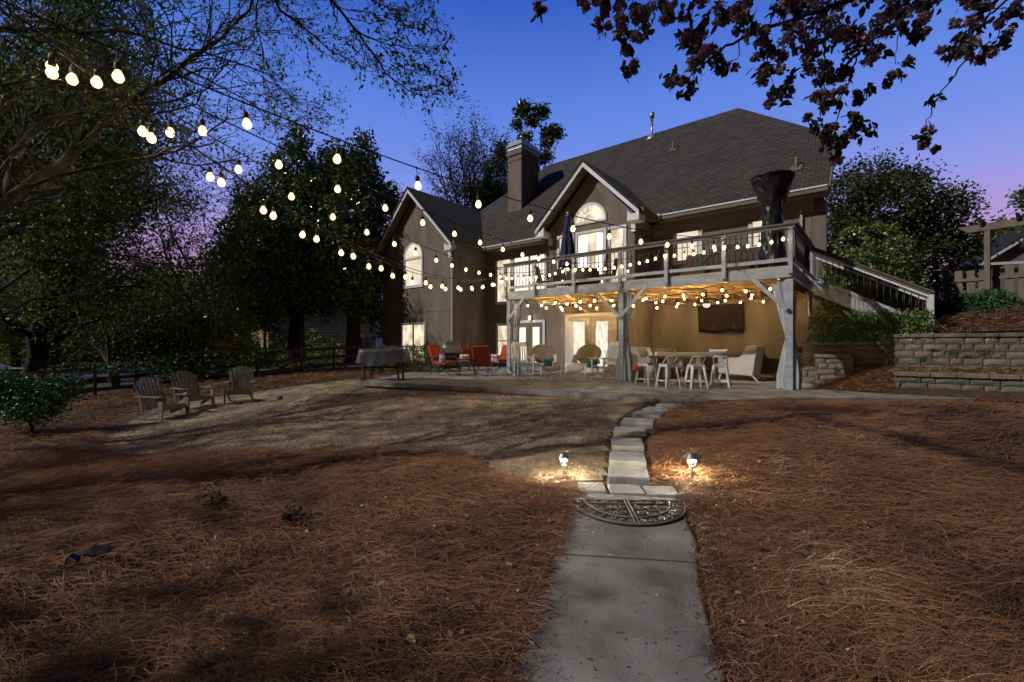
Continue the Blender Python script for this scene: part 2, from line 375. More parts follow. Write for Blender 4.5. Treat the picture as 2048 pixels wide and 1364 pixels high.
m_cap = mat('wall_cap', (.09, .078, .06), .9, (.20, .175, .135), 3.5, .8, 30)
m_moss = mat('moss', (.03, .06, .008), .95, (.07, .11, .015), 30, 1, 60)
def block_wall(name, label, u0, u1, v, z0, z1, depth=.3, course=.145, left_end=False):
    t = thing(name, label, 'retaining wall', (0, 0, 0)); mb = MB(); rnd = random.Random(hash(label) % 999)
    rnd = random.Random(len(label)*7)
    top = z1-.09; n = max(1, round((top-z0)/course)); ch = (top-z0)/n
    for r in range(n):
        u = u0 + (rnd.uniform(.02, .2) if r % 2 else 0)
        if r % 2: blocks = [(u0, u)]
        else: blocks = []
        while u < u1-1e-3:
            wd = rnd.choice([.22, .32, .42, .50]); e = min(u1, u+wd); 
            if u1-e < .1: e = u1
            blocks.append((u, e)); u = e
        for a, b in blocks:
            if b-a < .02: continue
            off = rnd.uniform(-.010, .010); g_ = .009
            # rock faced block: bulged, irregular front
            x0, x1, zz0, zz1 = a+g_, b-g_, z0+r*ch+g_*.6, z0+(r+1)*ch-g_*.6; vf = v+off
            nx = 5; nz_ = 4; vs = []; 
            for j in range(nz_):
                for i in range(nx):
                    fx, fz = i/(nx-1), j/(nz_-1); ed = (0 if i in (0, nx-1) or j in (0, nz_-1) else 1)
                    vs.append((x0+(x1-x0)*fx+(rnd.uniform(-.006, .006)), vf+.022-ed*rnd.uniform(.018, .026), zz0+(zz1-zz0)*fz))
            fs = [(j*nx+i, j*nx+i+1, (j+1)*nx+i+1, (j+1)*nx+i) for j in range(nz_-1) for i in range(nx-1)]
            k = len(vs); vs += [(x0, v+depth, zz0), (x1, v+depth, zz0), (x1, v+depth, zz1), (x0, v+depth, zz1)]
            c0, c1, c2, c3 = 0, nx-1, nz_*nx-1, (nz_-1)*nx
            fs += [(c0, c3, k+3, k), (c1, k+1, k+2, c2), tuple(range(c3, c2+1))+(k+2, k+3), (k, k+3, k+2, k+1)]
            fs += [tuple(range(c1, c0-1, -1))+(k, k+1)]
            mb.add(vs, fs)
    mb.b2(u0+.01, u1-.01, v+.06, v+depth-.01, z0, top-.01)
    part('block_course', mb, m_block, t)
    cb = MB(); u = u0-.02
    while u < u1:
        e = min(u1, u+rnd.uniform(.35, .6)); cb.b2(u+.005, e-.005, v-.035+rnd.uniform(-.008, .008), v+depth+.02, top, z1+rnd.uniform(-.006, .004)); u = e
    part('cap_stone', cb, m_cap, t, bevel=.014); return t
w_hi = block_wall('retaining_wall', 'tall tan block retaining wall under the pine straw bank and juniper', .12, 7.5, TV, .05, 1.27, course=.17)
w_mid = block_wall('retaining_wall', 'tan block retaining wall under the ivy trellis beside the patio', -1.66, .12, TV+.03, -.04, 1.09, course=.17)
mb = MB(); mb.b2(-1.66, -1.40, TV+.34, 17.0, -.05, 1.0); tag(part('retaining_wall', mb, m_block, bevel=.02), 'short return of the block wall running back to the house under the deck stairs', 'retaining wall')
w_lo = block_wall('retaining_wall', 'short low block wall stepping out in front of the ivy wall', -1.3, -.52, 13.9, -.04, .77, .62)
w_fr = block_wall('retaining_wall', 'low front block wall with flat caps along the patio edge', .24, 7.5, 12.75, -.06, .43)
mb = MB()
MOSS = []
for (px, py, s) in [(1846, 719, .11), (1868, 700, .06), (1905, 706, .10), (1978, 708, .13), (1990, 733, .08), (1858, 741, .05), (1935, 712, .05)]:
    p = onv(px, TV-.02, py)
    for _ in range(int(2600*s)): MOSS.append((p.x+random.gauss(0, s*.75), TV+random.uniform(-.015, .01), p.z+random.gauss(0, s*.33)))
mo = leaves('moss', np.array(MOSS), .016, leafmat('moss_leaf', (.03, .05, .008), (.07, .11, .015), trans=0, rough=.9), w_hi, simple=True, wide=1.8); mo['label'] = 'green moss patches on the block faces'
# bank of soil between the two right walls (pine straw goes on top)
mb = MB()
def bank(a, b):
    u = -1.35+9*a; v = 12.4+2.2*b
    z = np.clip((u+1.35)/1.5, 0, 1)*.40
    v0 = 12.45
    return Vector((u, v0+(14.55-v0)*b, -.11+z*(.15+.85*min(1, b*2.5)) + .12*b*min(1, (u+1.5)) ))
mb.grid(bank, 50, 8); struct('straw_bank_ground', mb, m_soil)

# ============================================================ HOUSE
m_stucco = mat('stucco', (.138, .112, .089), .95, (.228, .190, .154), 1.7, .9, 75, detail=14, stretch=(1, 1, .30), ramp=(.3, .7))
m_trim = mat('painted_trim', (.62, .64, .67), .5, (.72, .74, .77), 4, .05, 40)
m_soffit = mat('taupe_soffit', (.15, .125, .10), .8, (.18, .15, .125), 3)
m_taupe = mat('taupe_paint', (.12, .10, .082), .7, (.15, .128, .105), 5)
m_white = mat('white_paint', (.52, .53, .55), .5, (.66, .66, .66), 5, .1, 60, detail=8)
m_metal = mat('galvanised', (.5, .53, .55), .35, metal=.6)
m_black = mat('black_metal', (.012, .012, .013), .45)
def shingle_mat():
    m = bpy.data.materials.new('shingles'); m.use_nodes = True; n = m.node_tree; b = n.nodes['Principled BSDF']; b.inputs['Roughness'].default_value = .9
    uv = n.nodes.new('ShaderNodeUVMap'); br = n.nodes.new('ShaderNodeTexBrick'); n.links.new(uv.outputs[0], br.inputs[0])
    br.inputs['Scale'].default_value = 1.0; br.inputs['Brick Width'].default_value = .24; br.inputs['Row Height'].default_value = .14
    br.inputs['Mortar Size'].default_value = .014; br.inputs['Mortar Smooth'].default_value = .4; br.inputs['Bias'].default_value = 0.0
    br.inputs['Color1'].default_value = (.044, .038, .034, 1); br.inputs['Color2'].default_value = (.080, .069, .060, 1); br.inputs['Mortar'].default_value = (.012, .011, .010, 1)
    no = n.nodes.new('ShaderNodeTexNoise'); no.inputs['Scale'].default_value = .9; no.inputs['Detail'].default_value = 10; n.links.new(uv.outputs[0], no.inputs[0])
    mr_ = n.nodes.new('ShaderNodeMapRange'); mr_.inputs[1].default_value = .3; mr_.inputs[2].default_value = .7; mr_.inputs[3].default_value = .75; mr_.inputs[4].default_value = 1.2; n.links.new(no.outputs[0], mr_.inputs[0])
    sc = n.nodes.new('ShaderNodeVectorMath'); sc.operation = 'SCALE'; n.links.new(br.outputs[0], sc.inputs[0]); n.links.new(mr_.outputs[0], sc.inputs['Scale'])
    n.links.new(sc.outputs[0], b.inputs['Base Color'])
    # every course overlaps the one below: saw tooth height along the slope
    sp = n.nodes.new('ShaderNodeSeparateXYZ'); n.links.new(uv.outputs[0], sp.inputs[0])
    dv = n.nodes.new('ShaderNodeMath'); dv.operation = 'DIVIDE'; dv.inputs[1].default_value = .14; n.links.new(sp.outputs[1], dv.inputs[0])
    fr = n.nodes.new('ShaderNodeMath'); fr.operation = 'FRACT'; n.links.new(dv.outputs[0], fr.inputs[0])
    inv = n.nodes.new('ShaderNodeMath'); inv.operation = 'SUBTRACT'; inv.inputs[0].default_value = 1; n.links.new(fr.outputs[0], inv.inputs[1])
    ad = n.nodes.new('ShaderNodeMath'); ad.operation = 'MULTIPLY_ADD'; ad.inputs[1].default_value = -.5; n.links.new(br.outputs['Fac'], ad.inputs[0]); n.links.new(inv.outputs[0], ad.inputs[2])
    bp = n.nodes.new('ShaderNodeBump'); bp.inputs['Strength'].default_value = .9; bp.inputs['Distance'].default_value = .02; n.links.new(ad.outputs[0], bp.inputs['Height']); n.links.new(bp.outputs[0], b.inputs['Normal'])
    return m
m_roof = shingle_mat()
def lit(name, base, str_, sc=(3, 3, 3), lines=0., spread=.35, dark=.75):
    """window that glows from the rooms behind: blind slats or soft room tones"""
    m = bpy.data.materials.new(name); m.use_nodes = True; n = m.node_tree; b = n.nodes['Principled BSDF']
    t = n.nodes.new('ShaderNodeTexCoord'); mp = n.nodes.new('ShaderNodeMapping'); mp.inputs['Scale'].default_value = sc; n.links.new(t.outputs['Object'], mp.inputs[0])
    no = n.nodes.new('ShaderNodeTexNoise'); no.inputs['Scale'].default_value = 1.0; no.inputs['Detail'].default_value = 3; n.links.new(mp.outputs[0], no.inputs[0])
    rp = n.nodes.new('ShaderNodeValToRGB'); rp.color_ramp.elements[0].position = .5-spread/2; rp.color_ramp.elements[1].position = .5+spread/2
    rp.color_ramp.elements[0].color = (base[0]*dark, base[1]*dark*.95, base[2]*dark*.85, 1); rp.color_ramp.elements[1].color = (*base, 1); n.links.new(no.outputs[0], rp.inputs[0])
    src = rp.outputs[0]
    if lines:
        sp = n.nodes.new('ShaderNodeSeparateXYZ'); n.links.new(t.outputs['Object'], sp.inputs[0])
        ml = n.nodes.new('ShaderNodeMath'); ml.operation = 'MULTIPLY'; ml.inputs[1].default_value = 1/lines; n.links.new(sp.outputs[2], ml.inputs[0])
        fr = n.nodes.new('ShaderNodeMath'); fr.operation = 'FRACT'; n.links.new(ml.outputs[0], fr.inputs[0])
        r2 = n.nodes.new('ShaderNodeMapRange'); r2.inputs[1].default_value = 0; r2.inputs[2].default_value = .35; r2.inputs[3].default_value = .72; r2.inputs[4].default_value = 1; n.links.new(fr.outputs[0], r2.inputs[0])
        s2 = n.nodes.new('ShaderNodeVectorMath'); s2.operation = 'SCALE'; n.links.new(src, s2.inputs[0]); n.links.new(r2.outputs[0], s2.inputs['Scale']); src = s2.outputs[0]
    n.links.new(src, b.inputs['Emission Color']); b.inputs['Emission Strength'].default_value = str_; b.inputs['Base Color'].default_value = (.05, .05, .05, 1); b.inputs['Roughness'].default_value = .15
    return m
g_blind = lit('lit_blinds', (.86, .74, .57), 1.25, (1, 1, 1), lines=.05)
g_warm = lit('lit_room', (.88, .74, .55), 1.3, (2.6, 2.6, 1.6), spread=.22, dark=.5)
g_white = lit('lit_frosted', (.92, .88, .76), 1.3, (2.5, 2.5, .8), spread=.5, dark=.82)
g_tex = lit('lit_doorglass', (.90, .84, .68), 1.3, (9, 9, 3), spread=.25, dark=.62)
m_curtlit = mat('lit_curtain', (.6, .6, .6), .8, emit=(.95, .9, .84), estr=1.15)

house = thing('house', 'large brown stucco house with steep shingled roof, front gables and lit windows', 'house', (-10, 17, 0))
H0 = Vector((10, -17, 0))
def hp(name, mb, m, label=None, parent=None, **k):
    """house part, geometry given in world coordinates"""
    mb.v = [(x+10, y-17, z) for x, y, z in mb.v]; return part(name, mb, m, parent or house, label, **k)
ZE = 5.60
mb2 = MB(); mb2.b2(-20.9, -1.7, 17, 20.2, -.6, ZE); mb2.b2(-20.9, -5.2, 20.2, 28, -.6, ZE); 
mb2.prism([(17, ZE), (20.2, ZE), (20.0, 7.85), (19.2, 7.85)], (-1.7, 0, 0), (0, 1, 0), (0, 0, 1), (-.2, 0, 0))
hp('wall', mb2, m_stucco, 'main back wall in the shade above and below the deck')
mb = MB(); mb.prism([(-20.9, -1.0), (-15.5, -1.0), (-15.5, ZE+.1), (-18.2, 8.5), (-20.9, ZE+.1)], (0, 14.7, 0), (1, 0, 0), (0, 0, 1), (0, 4.5, 0)); hp('wall', mb, m_stucco, 'left gable wall with an arched window above and a square one below')
mb = MB(); mb.prism([(-10.5, -.2), (-6.83, -.2), (-6.83, ZE+.05), (-8.62, 7.6), (-10.5, ZE+.05)], (0, 15.4, 0), (1, 0, 0), (0, 0, 1), (0, 3.0, 0)); hp('wall', mb, m_stucco, 'centre gable bay wall with the half round window')
# stucco control lines
mb = MB(); mb.b2(-20.88, -15.52, 14.69, 14.70, 2.62, 2.635); hp('stucco_joint', mb, mat('joint_dark', (.05, .042, .035), .9))
def rprism(poly, th=.14):
    mb = MB(); n = len(poly); vs = [Vector(p) for p in poly]; vs += [p-Vector((0, 0, th)) for p in vs[:]]
    mb.add(vs, [tuple(range(n)), tuple(range(2*n-1, n-1, -1))]+[(i, i+n, (i+1) % n+n, (i+1) % n) for i in range(n)]); return mb
E, RZ, RV = 5.75, 11.75, 22.5
mm = MB()
for poly in [[(-21.4, 16.45, E), (-1.2, 16.45, E), (-1.2, 18.8, 8.1), (-5.0, RV, RZ), (-15.4, RV, RZ)],
             [(-1.2, 18.8, 8.1), (-1.2, 20.3, 8.1), (-5.0, RV, RZ)],
             [(-1.2, 20.3, 8.1), (-4.9, 28.55, E), (-5.0, RV, RZ)],
             [(-4.9, 28.55, E), (-21.4, 28.55, E), (-15.4, RV, RZ), (-5.0, RV, RZ)],
             [(-21.4, 28.55, E), (-21.4, 16.45, E), (-15.4, RV, RZ)]]:
    q = rprism(poly); mm.add(q.v, q.f)
hp('roof', mm, m_roof, 'tall main roof of brown shingles with a clipped gable end', uv=True)
mm = MB()
for poly in [[(-15.12, 14.28, E), (-15.12, 16.5, E), (-18.2, 19.6, 8.84), (-18.2, 14.28, 8.84)], [(-18.2, 14.28, 8.84), (-18.2, 19.6, 8.84), (-21.3, 16.5, E), (-21.3, 14.28, E)]]:
    q = rprism(poly); mm.add(q.v, q.f)
roofL = hp('roof', mm, m_roof, 'left gable roof of brown shingles', uv=True)
mm = MB()
for poly in [[(-6.42, 14.85, E-.02), (-6.42, 16.45, E-.02), (-8.62, 18.62, 7.93), (-8.62, 14.85, 7.93)], [(-8.62, 14.85, 7.93), (-8.62, 18.62, 7.93), (-10.82, 16.45, E-.02), (-10.82, 14.85, E-.02)]]:
    q = rprism(poly); mm.add(q.v, q.f)
roofC = hp('roof', mm, m_roof, 'centre gable roof of brown shingles', uv=True)
# rake boards, eave returns, soffits and frieze
def gable_trim(uc, v, zp, half, ze, wall_v):
    mb = MB(); mt = MB(); sf = MB()
    for s in (-1, 1):
        a = Vector((uc, v-.02, zp-.17)); b = Vector((uc+s*half, v-.02, ze-.17))
        mb.prism([(0, .10), (s*half, -(zp-ze)+.10), (s*half, -(zp-ze)-.13), (0, -.15)], (uc, v-.035, zp-.14), (1, 0, 0), (0, 0, 1), (0, .035, 0))
        mt.prism([(0, .0), (s*half, -(zp-ze)), (s*half, -(zp-ze)-.12), (0, -.12)], (uc, v-.06, zp+.012), (1, 0, 0), (0, 0, 1), (0, .06, 0))
        # boxed return at the eave end
        mb.prism([(0, 0), (-s*.42, 0), (-s*.42, .36), (0, .02)] if True else [], (uc+s*(half-.01), v-.03, ze-.42), (1, 0, 0), (0, 0, 1), (0, .06, 0))
        mb.b2(uc+s*(half-.02), uc+s*(half-.40), v+.03, wall_v, ze-.42, ze-.17)
        mb.b2(uc+s*(half-.34), uc+s*(half-.50), wall_v-.12, wall_v-.01, ze-.68, ze-.42)
        # inner shadow board on the wall following the slope
        sf.prism([(0, -.02), (s*(half-.12), -(zp-ze)+.1), (s*(half-.12), -(zp-ze)-.16), (0, -.30)], (uc, wall_v-.03, zp-.42), (1, 0, 0), (0, 0, 1), (0, .025, 0))
        sf.prism([(0, 0), (s*half*.98, -(zp-ze)*.98), (s*half*.98, -(zp-ze)*.98-.03), (0, -.03)], (uc, v+.01, zp-.16), (1, 0, 0), (0, 0, 1), (0, wall_v-v, 0))
    return mb, mt, sf
for uc, v, zp, half, ze, wv in [(-18.2, 14.28, 8.84, 3.08, E, 14.7), (-8.62, 14.85, 7.93, 2.2, E-.02, 15.4)]:
    mb, mt, sf = gable_trim(uc, v, zp, half, ze, wv)
    hp('rake_board', mb, m_trim, 'pale grey rake board'); hp('roof_edge', mt, mat('dark_edge', (.03, .027, .024), .9)); hp('soffit', sf, m_soffit)
for (u0, u1), sb in zip([(-15.05, -10.85), (-6.4, -1.2)], [(-15.08, -14.96, 14.3, 16.33), (-6.40, -6.29, 14.9, 16.33)]):
    mb = MB(); mb.b2(u0, u1, 16.33, 16.45, E-.16, E-.005); mb.b2(*sb, E-.165, E-.025); gt = hp('gutter', mb, m_taupe)
    mb = MB(); mb.b2(u0+.05, u1-.02, 16.30, 16.335, E-.035, E+.01); mb.b2(u0-.02, u0+.15, 16.24, 16.40, E-.14, E+.03); hp('gutter_lip', mb, m_trim, parent=gt)
m_corn = mat('cornice_paint', (.17, .147, .122), .75, (.2, .17, .14), 4)
def corn(mb, u0, u1): mb.b2(u0, u1, 16.46, 16.99, E-.19, E-.165); mb.b2(u0+.005, u1-.4, 16.93, 16.995, E-.62, E-.2); mb.b2(u0+.005, u1-.4, 16.86, 16.93, E-.36, E-.2)
mb = MB(); corn(mb, -15.5, -10.5); mb.b2(-15.49, -15.12, 14.7, 16.98, E-.19, E-.165); mb.b2(-15.495, -15.43, 14.72, 16.93, E-.55, E-.2); mb.b2(-15.43, -15.36, 14.72, 16.86, E-.32, E-.2); hp('cornice', mb, m_corn)
mb = MB(); corn(mb, -6.83, -1.2); mb.b2(-6.825, -6.44, 15.42, 16.98, E-.19, E-.165); mb.b2(-6.825, -6.77, 15.42, 16.93, E-.55, E-.2); hp('cornice', mb, m_corn)
# right corner boards and rake on the end gable
mb = MB(); mb.b2(-1.69, -1.30, 17.0, 17.35, 1.0, 5.5); mb.prism([(16.45, E-.3), (16.45, E), (18.85, 8.15), (18.85, 7.8)], (-1.2, 0, 0), (0, 1, 0), (0, 0, 1), (.05, 0, 0)); mb.b2(-1.68, -1.42, 17.6, 17.9, 1.0, 6.0)
hp('corner_board', mb, m_taupe)
mb = MB(); mb.b2(-1.2, -1.1, 18.6, 18.9, 8.0, 8.25); hp('gutter_end', mb, m_trim)
# downspouts
for pts in [[(-15.42, 14.62, 5.4), (-15.42, 14.62, 0.0)], [(-1.95, 16.93, 5.3), (-1.95, 16.93, 2.9)]]:
    mb = MB(); mb.beam(pts[0], pts[1], .07, .05, up=(0, 1, 0)); hp('downspout', mb, mat('downspout_paint', (.40, .345, .28), .6))
mb = MB(); mb.tube([(-15.02, 14.5, 5.5), (-15.05, 14.55, 5.36), (-15.3, 14.6, 5.25), (-15.42, 14.62, 5.1)], .04, 8); hp('downspout_elbow', mb, m_taupe)
mb = MB(); mb.tube([(-10.85, 14.95, 5.5), (-10.85, 14.98, 5.4), (-10.6, 15.3, 5.27), (-10.56, 15.36, 5.1)], .045, 8); hp('downspout_elbow', mb, m_taupe)
# chimney
ch = MB(); ch.b2(-15.5, -14.6, 18.8, 20.35, 7.5, 11.05); chimney = hp('chimney', ch, m_stucco, 'square stucco chimney')
mb = MB(); mb.b2(-15.56, -14.54, 18.74, 20.41, 11.05, 11.3); mb.b2(-15.53, -14.57, 18.77, 20.38, 10.75, 10.83); hp('chimney_band', mb, m_stucco, parent=chimney)
mb = MB(); mb.b2(-15.45, -14.65, 18.85, 20.3, 11.3, 11.52); hp('chimney_vent', mb, m_black, parent=chimney)
mb = MB()
for z in (11.36, 11.45): mb.b2(-15.53, -14.57, 18.77, 20.38, z, z+.035)
mb.add([(-15.6, 18.7, 11.52), (-14.5, 18.7, 11.52), (-14.5, 20.45, 11.52), (-15.6, 20.45, 11.52), (-15.45, 18.85, 11.82), (-14.65, 18.85, 11.82), (-14.65, 20.3, 11.82), (-15.45, 20.3, 11.82)],
       [(0, 1, 5, 4), (1, 2, 6, 5), (2, 3, 7, 6), (3, 0, 4, 7), (4, 5, 6, 7), (3, 2, 1, 0)])
hp('chimney_cap', mb, m_metal, 'pale metal chimney cap', parent=chimney)
# roof vents (on the front slope z = E + (v-16.45)*.99)
def on_slope(px, py):
    k = (px-1024)/F; a = (690-py)/F; s = (RZ-E)/(RV-16.45)
    Y = (E-s*16.45-CH)/(a-s*(k*sa+ca)); return c2w(k*Y, Y, CH+a*Y)
p = on_slope(1304, 273); mb = MB(); mb.lathe([(.30, -.25), (.28, -.12), (.10, .12), (.055, .16), (.055, .95), (.12, .95), (.12, 1.18), (.05, 1.2)], p, 14); hp('flue_pipe', mb, m_metal)
for q in [(1347, 299), (1593, 336)]:
    p = on_slope(*q); mb = MB(); mb.lathe([(.055, -.2), (.055, .36), (.03, .37)], p, 10); mb.box(p+Vector((0, -.05, -.02)), (.34, .34, .05), M=Matrix.Rotation(R(45), 3, 'X')); hp('vent_pipe', mb, m_taupe)

def uz(px, py, v): p = onv(px, v, py); return p.x, p.z
def window(u0, u1, z0, z1, v, glass, label, lights=1, rail=None, frame=.09, m=m_trim, muntin_z=(), depth=.05):
    """casing, sash bars and a glowing pane for each light"""
    c = MB(); f = frame; y0, y1 = v-depth, v-.002
    c.b2(u0, u1, y0, y1, z1-f, z1); c.b2(u0, u1, y0, y1, z0, z0+f); c.b2(u0, u0+f, y0, y1, z0+f, z1-f); c.b2(u1-f, u1, y0, y1, z0+f, z1-f)
    wnd = hp('window', c, m, label)
    ws = MB(); iw = (u1-u0-2*f)/lights; cb = MB()
    for i in range(lights):
        a = u0+f+i*iw; b = a+iw; g_ = .035 if i else 0
        pn = MB(); pn.b2(a+.03+g_, b-.03, v-.016, v-.006, z0+f+.03, z1-f-.03); hp('pane', pn, glass, parent=wnd)
        for q in [(a+g_*0, a+.03+g_), (b-.03, b)]: ws.b2(q[0], q[1], v-.035, v-.003, z0+f, z1-f)
        ws.b2(a+.03+g_, b-.03, v-.034, v-.003, z0+f, z0+f+.03); ws.b2(a+.03+g_, b-.03, v-.034, v-.003, z1-f-.03, z1-f)
        if rail: ws.b2(a+.03+g_, b-.03, v-.04, v-.017, rail-.025, rail+.025)
        for q in muntin_z: ws.b2(a+.03+g_, b-.03, v-.04, v-.017, q-.012, q+.012)
    hp('sash', ws, mat('sash_dark', (.20, .22, .25), .6), parent=wnd); return wnd
def halfround(uc, z0, r, v, glass, label, spokes=True):
    c = MB(); n = 20
    def arc(r0, r1, y0, y1, mb_):
        vs = []
        for i in range(n+1):
            a = math.pi*i/n
            for rr, y in ((r0, y0), (r1, y0), (r1, y1), (r0, y1)): vs.append((uc+rr*math.cos(a), y, z0+rr*math.sin(a)))
        mb_.add(vs, [(i*4+k, i*4+(k+1) % 4, i*4+4+(k+1) % 4, i*4+4+k) for i in range(n) for k in range(4)]+[(0, 1, 2, 3), (n*4+3, n*4+2, n*4+1, n*4)])
    arc(r-.09, r, v-.05, v-.002, c); c.b2(uc-r, uc+r, v-.052, v-.002, z0-.09, z0)
    wn = hp('window', c, m_trim, label)
    pm = MB(); pm.prism([((r-.09)*math.cos(math.pi*i/n), (r-.09)*math.sin(math.pi*i/n)) for i in range(n+1)], (uc, v-.016, z0), (1, 0, 0), (0, 0, 1), (0, .01, 0)); hp('pane', pm, glass, parent=wn)
    if spokes:
        s = MB(); arc(r*.42, r*.42+.03, v-.04, v-.017, s)
        for a in (45, 90, 135): s.beam((uc+r*.43*math.cos(R(a)), v-.028, z0+r*.43*math.sin(R(a))), (uc+(r-.1)*math.cos(R(a)), v-.028, z0+(r-.1)*math.sin(R(a))), .022, .025, up=(0, 1, 0))
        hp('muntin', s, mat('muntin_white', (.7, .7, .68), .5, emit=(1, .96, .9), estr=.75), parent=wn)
# left gable
a, zt = uz(809, 519, 14.7); b, _ = uz(846.5, 515, 14.7); _, zb = uz(809, 578, 14.7)
window(a, b, zb, zt, 14.7, g_blind, 'white framed window with lit blinds under an arch on the left gable', 1)
halfround((a+b)/2, zt+.02, (b-a)/2, 14.7, g_blind, 'arched lit transom on the left gable', False)
a, zt = uz(803, 646, 14.7); b, _ = uz(852, 645, 14.7)
window(a, b, .1, zt, 14.7, g_warm, 'lit double window low on the left gable above the hedge', 2, rail=.93)
# main wall left of the bay, upstairs
a, zt = uz(992, 515, 17.0); b, _ = uz(1094, 503, 17.0)
window(a, a+1.05, 3.0, zt, 17, g_warm, 'narrow lit window behind the left end of the deck', 1, rail=zt-.55)
window(a+1.07, b, 3.0, zt, 17, g_white, 'wide lit window with transom behind the left end of the deck', 2, rail=zt-.55)
# bay
u0, z1 = uz(1152, 466, 15.4); u1, _ = uz(1213, 456, 15.4)
window(u0, u1, 3.0, z1, 15.4, g_warm, 'wide lit centre window of the bay with white curtains', 1)
for q in (.16, .30, .82): 
    mb = MB(); x = u0+(u1-u0)*q; mb.grid(lambda s, t: Vector((x+(s-.5)*.26, 15.375-.006*math.sin(s*25), 3.15+t*(z1-3.35))), 14, 3); hp('curtain', mb, m_curtlit, 'white curtain lit from behind')
u0, z1 = uz(1115, 473, 15.4); u1, _ = uz(1149, 467, 15.4); window(u0, u1, 3.0, z1, 15.4, g_warm, 'narrow lit window left of the centre bay window')
u0, z1 = uz(1217, 455, 15.4); u1, _ = uz(1253.5, 448.5, 15.4); window(u0, u1, 3.0, z1, 15.4, g_warm, 'narrow lit window right of the centre bay window')
uc, z0 = uz(1181, 442, 15.4); ul, _ = uz(1149, 448, 15.4); ur, _ = uz(1213.5, 435, 15.4); halfround((ul+ur)/2, z0, (ur-ul)/2, 15.4, g_warm, 'half round lit window with spokes in the centre gable')
# main wall right, upstairs
for pxa, pxb, pyt, pyb, gl, lb in [(1281, 1300, 468, 548, g_warm, 'narrow window beside the centre bay'), (1347, 1405, 461, 530, g_blind, 'lit window with blinds above the middle of the deck'), (1497, 1548, 434, 500, g_blind, 'lit window behind the covered patio heater')]:
    a, zt = uz(pxa, pyt, 17.0); b, _ = uz(pxb, pyt, 17.0); _, zb = uz(pxa, pyb, 17.0)
    window(a, b, zb, zt, 17, gl, lb, 1, frame=.10)
# patio level
a, zt = uz(993, 647, 17); b, _ = uz(1024, 646, 17); window(a, b, .35, zt, 17, g_warm, 'lit window behind the left deck post at patio level', 1, rail=1.2)
m_doorw = mat('door_paint', (.50, .47, .42), .55, (.57, .54, .48), 3)
def french(u0, u1, v, z0, z1, glass, label, mdoor, casing=.12, inset=False):
    c = MB(); c.b2(u0, u1, v-.06, v-.002, z1-casing, z1); c.b2(u0, u0+casing, v-.06, v-.002, z0, z1-casing); c.b2(u1-casing, u1, v-.06, v-.002, z0, z1-casing)
    d = hp('door', c, m_trim if mdoor is not m_doorw else m_doorw, label); iw = (u1-u0-2*casing)/2
    for i in range(2):
        a = u0+casing+i*iw+.004; b = a+iw-.008; lf = MB(); gx = (b-a)*.24; g0, g1 = z0+.22, z1-casing-.2
        lf.b2(a, a+gx, v-.045, v-.003, z0, z1-casing-.01); lf.b2(b-gx, b, v-.045, v-.003, z0, z1-casing-.01); lf.b2(a+gx, b-gx, v-.045, v-.003, z0, g0); lf.b2(a+gx, b-gx, v-.045, v-.003, g1, z1-casing-.01)
        leaf = hp('door_leaf', lf, mdoor, parent=d)
        pn = MB(); pn.b2(a+gx, b-gx, v-.02, v-.006, g0, g1); hp('pane', pn, glass, parent=d)
        if i == 0:
            hd = MB(); hd.sphere((b-.06, v-.08, z0+1.0), .032, 10, 6); hd.tube([(b-.06, v-.045, z0+1.0), (b-.06, v-.08, z0+1.0)], .012, 6); hd.sphere((b-.06, v-.055, z0+1.14), .028, 10, 6); hp('door_knob', hd, m_black, parent=d)
    return d
a, zt = uz(1029, 642, 17); b, _ = uz(1091, 641, 17); french(a, b, 17, -.03, zt, g_white, 'left french door with glowing frosted glass', mat('door_brown', (.16, .13, .10), .6))
a, zt = uz(1132, 629, 15.4); b, _ = uz(1234.5, 625, 15.4); french(a, b, 15.4, -.03, zt, g_tex, 'right french door painted cream with lit glass', m_doorw)
# ============================================================ DECK
m_wood = mat('warm_joist_wood', (.36, .22, .085), .75, (.62, .42, .19), 3, .15, 60, detail=8, stretch=(6, .6, 6))
m_deckw = mat('deck_paint', (.25, .275, .31), .65, (.36, .385, .42), 3.2, .25, 70, detail=10, stretch=(1, 1, 2))
m_rail = mat('rail_brown', (.085, .07, .058), .6, (.12, .10, .083), 6, .1, 50)
DZ = 2.81; DV = 12.0; DL, DR = -10.02, -1.52
deck = thing('deck', 'raised white framed deck with brown top rail and black balusters behind the house', 'deck', (-5.8, 12, 0))
def dk(name, mb, m, label=None, parent=None, **k):
    mb.v = [(x+5.8, y-12, z) for x, y, z in mb.v]; return part(name, mb, m, parent or deck, label, **k)
mb = MB(); 
for a, b in [(DL, -6.2), (-6.195, DR)]: mb.b2(a, b, DV, DV+.045, 2.55, 2.79)
dk('fascia', mb, m_deckw, 'long front fascia board', bevel=.004)
mb = MB(); mb.b2(DR-.045, DR, DV+.05, 16.98, 2.55, 2.79); dk('fascia', mb, m_deckw, 'side fascia board')
mb = MB(); mb.b2(DL, DL+.045, DV+.05, 15.3, 2.55, 2.79); dk('fascia', mb, m_deckw)
mb = MB()
v = DV+.03
while v < 16.9:
    e = min(v+.138, 16.97)
    if e < 15.36: mb.b2(DL, DR, v, e, 2.792, DZ+.008)
    else: mb.b2(-6.76, DR, v, e, 2.792, DZ+.008)
    v += .143
dk('decking', mb, mat('decking', (.36, .24, .12), .8, (.5, .34, .17), 3, .1, 50, stretch=(.6, 6, 6)))
u = DL+.4
while u < DR-.1:
    mb = MB(); mb.b2(u, u+.04, DV+.05, (15.36 if u < -6.78 else 16.95), 2.585, 2.785); dk('joist', mb, m_wood); u += .405
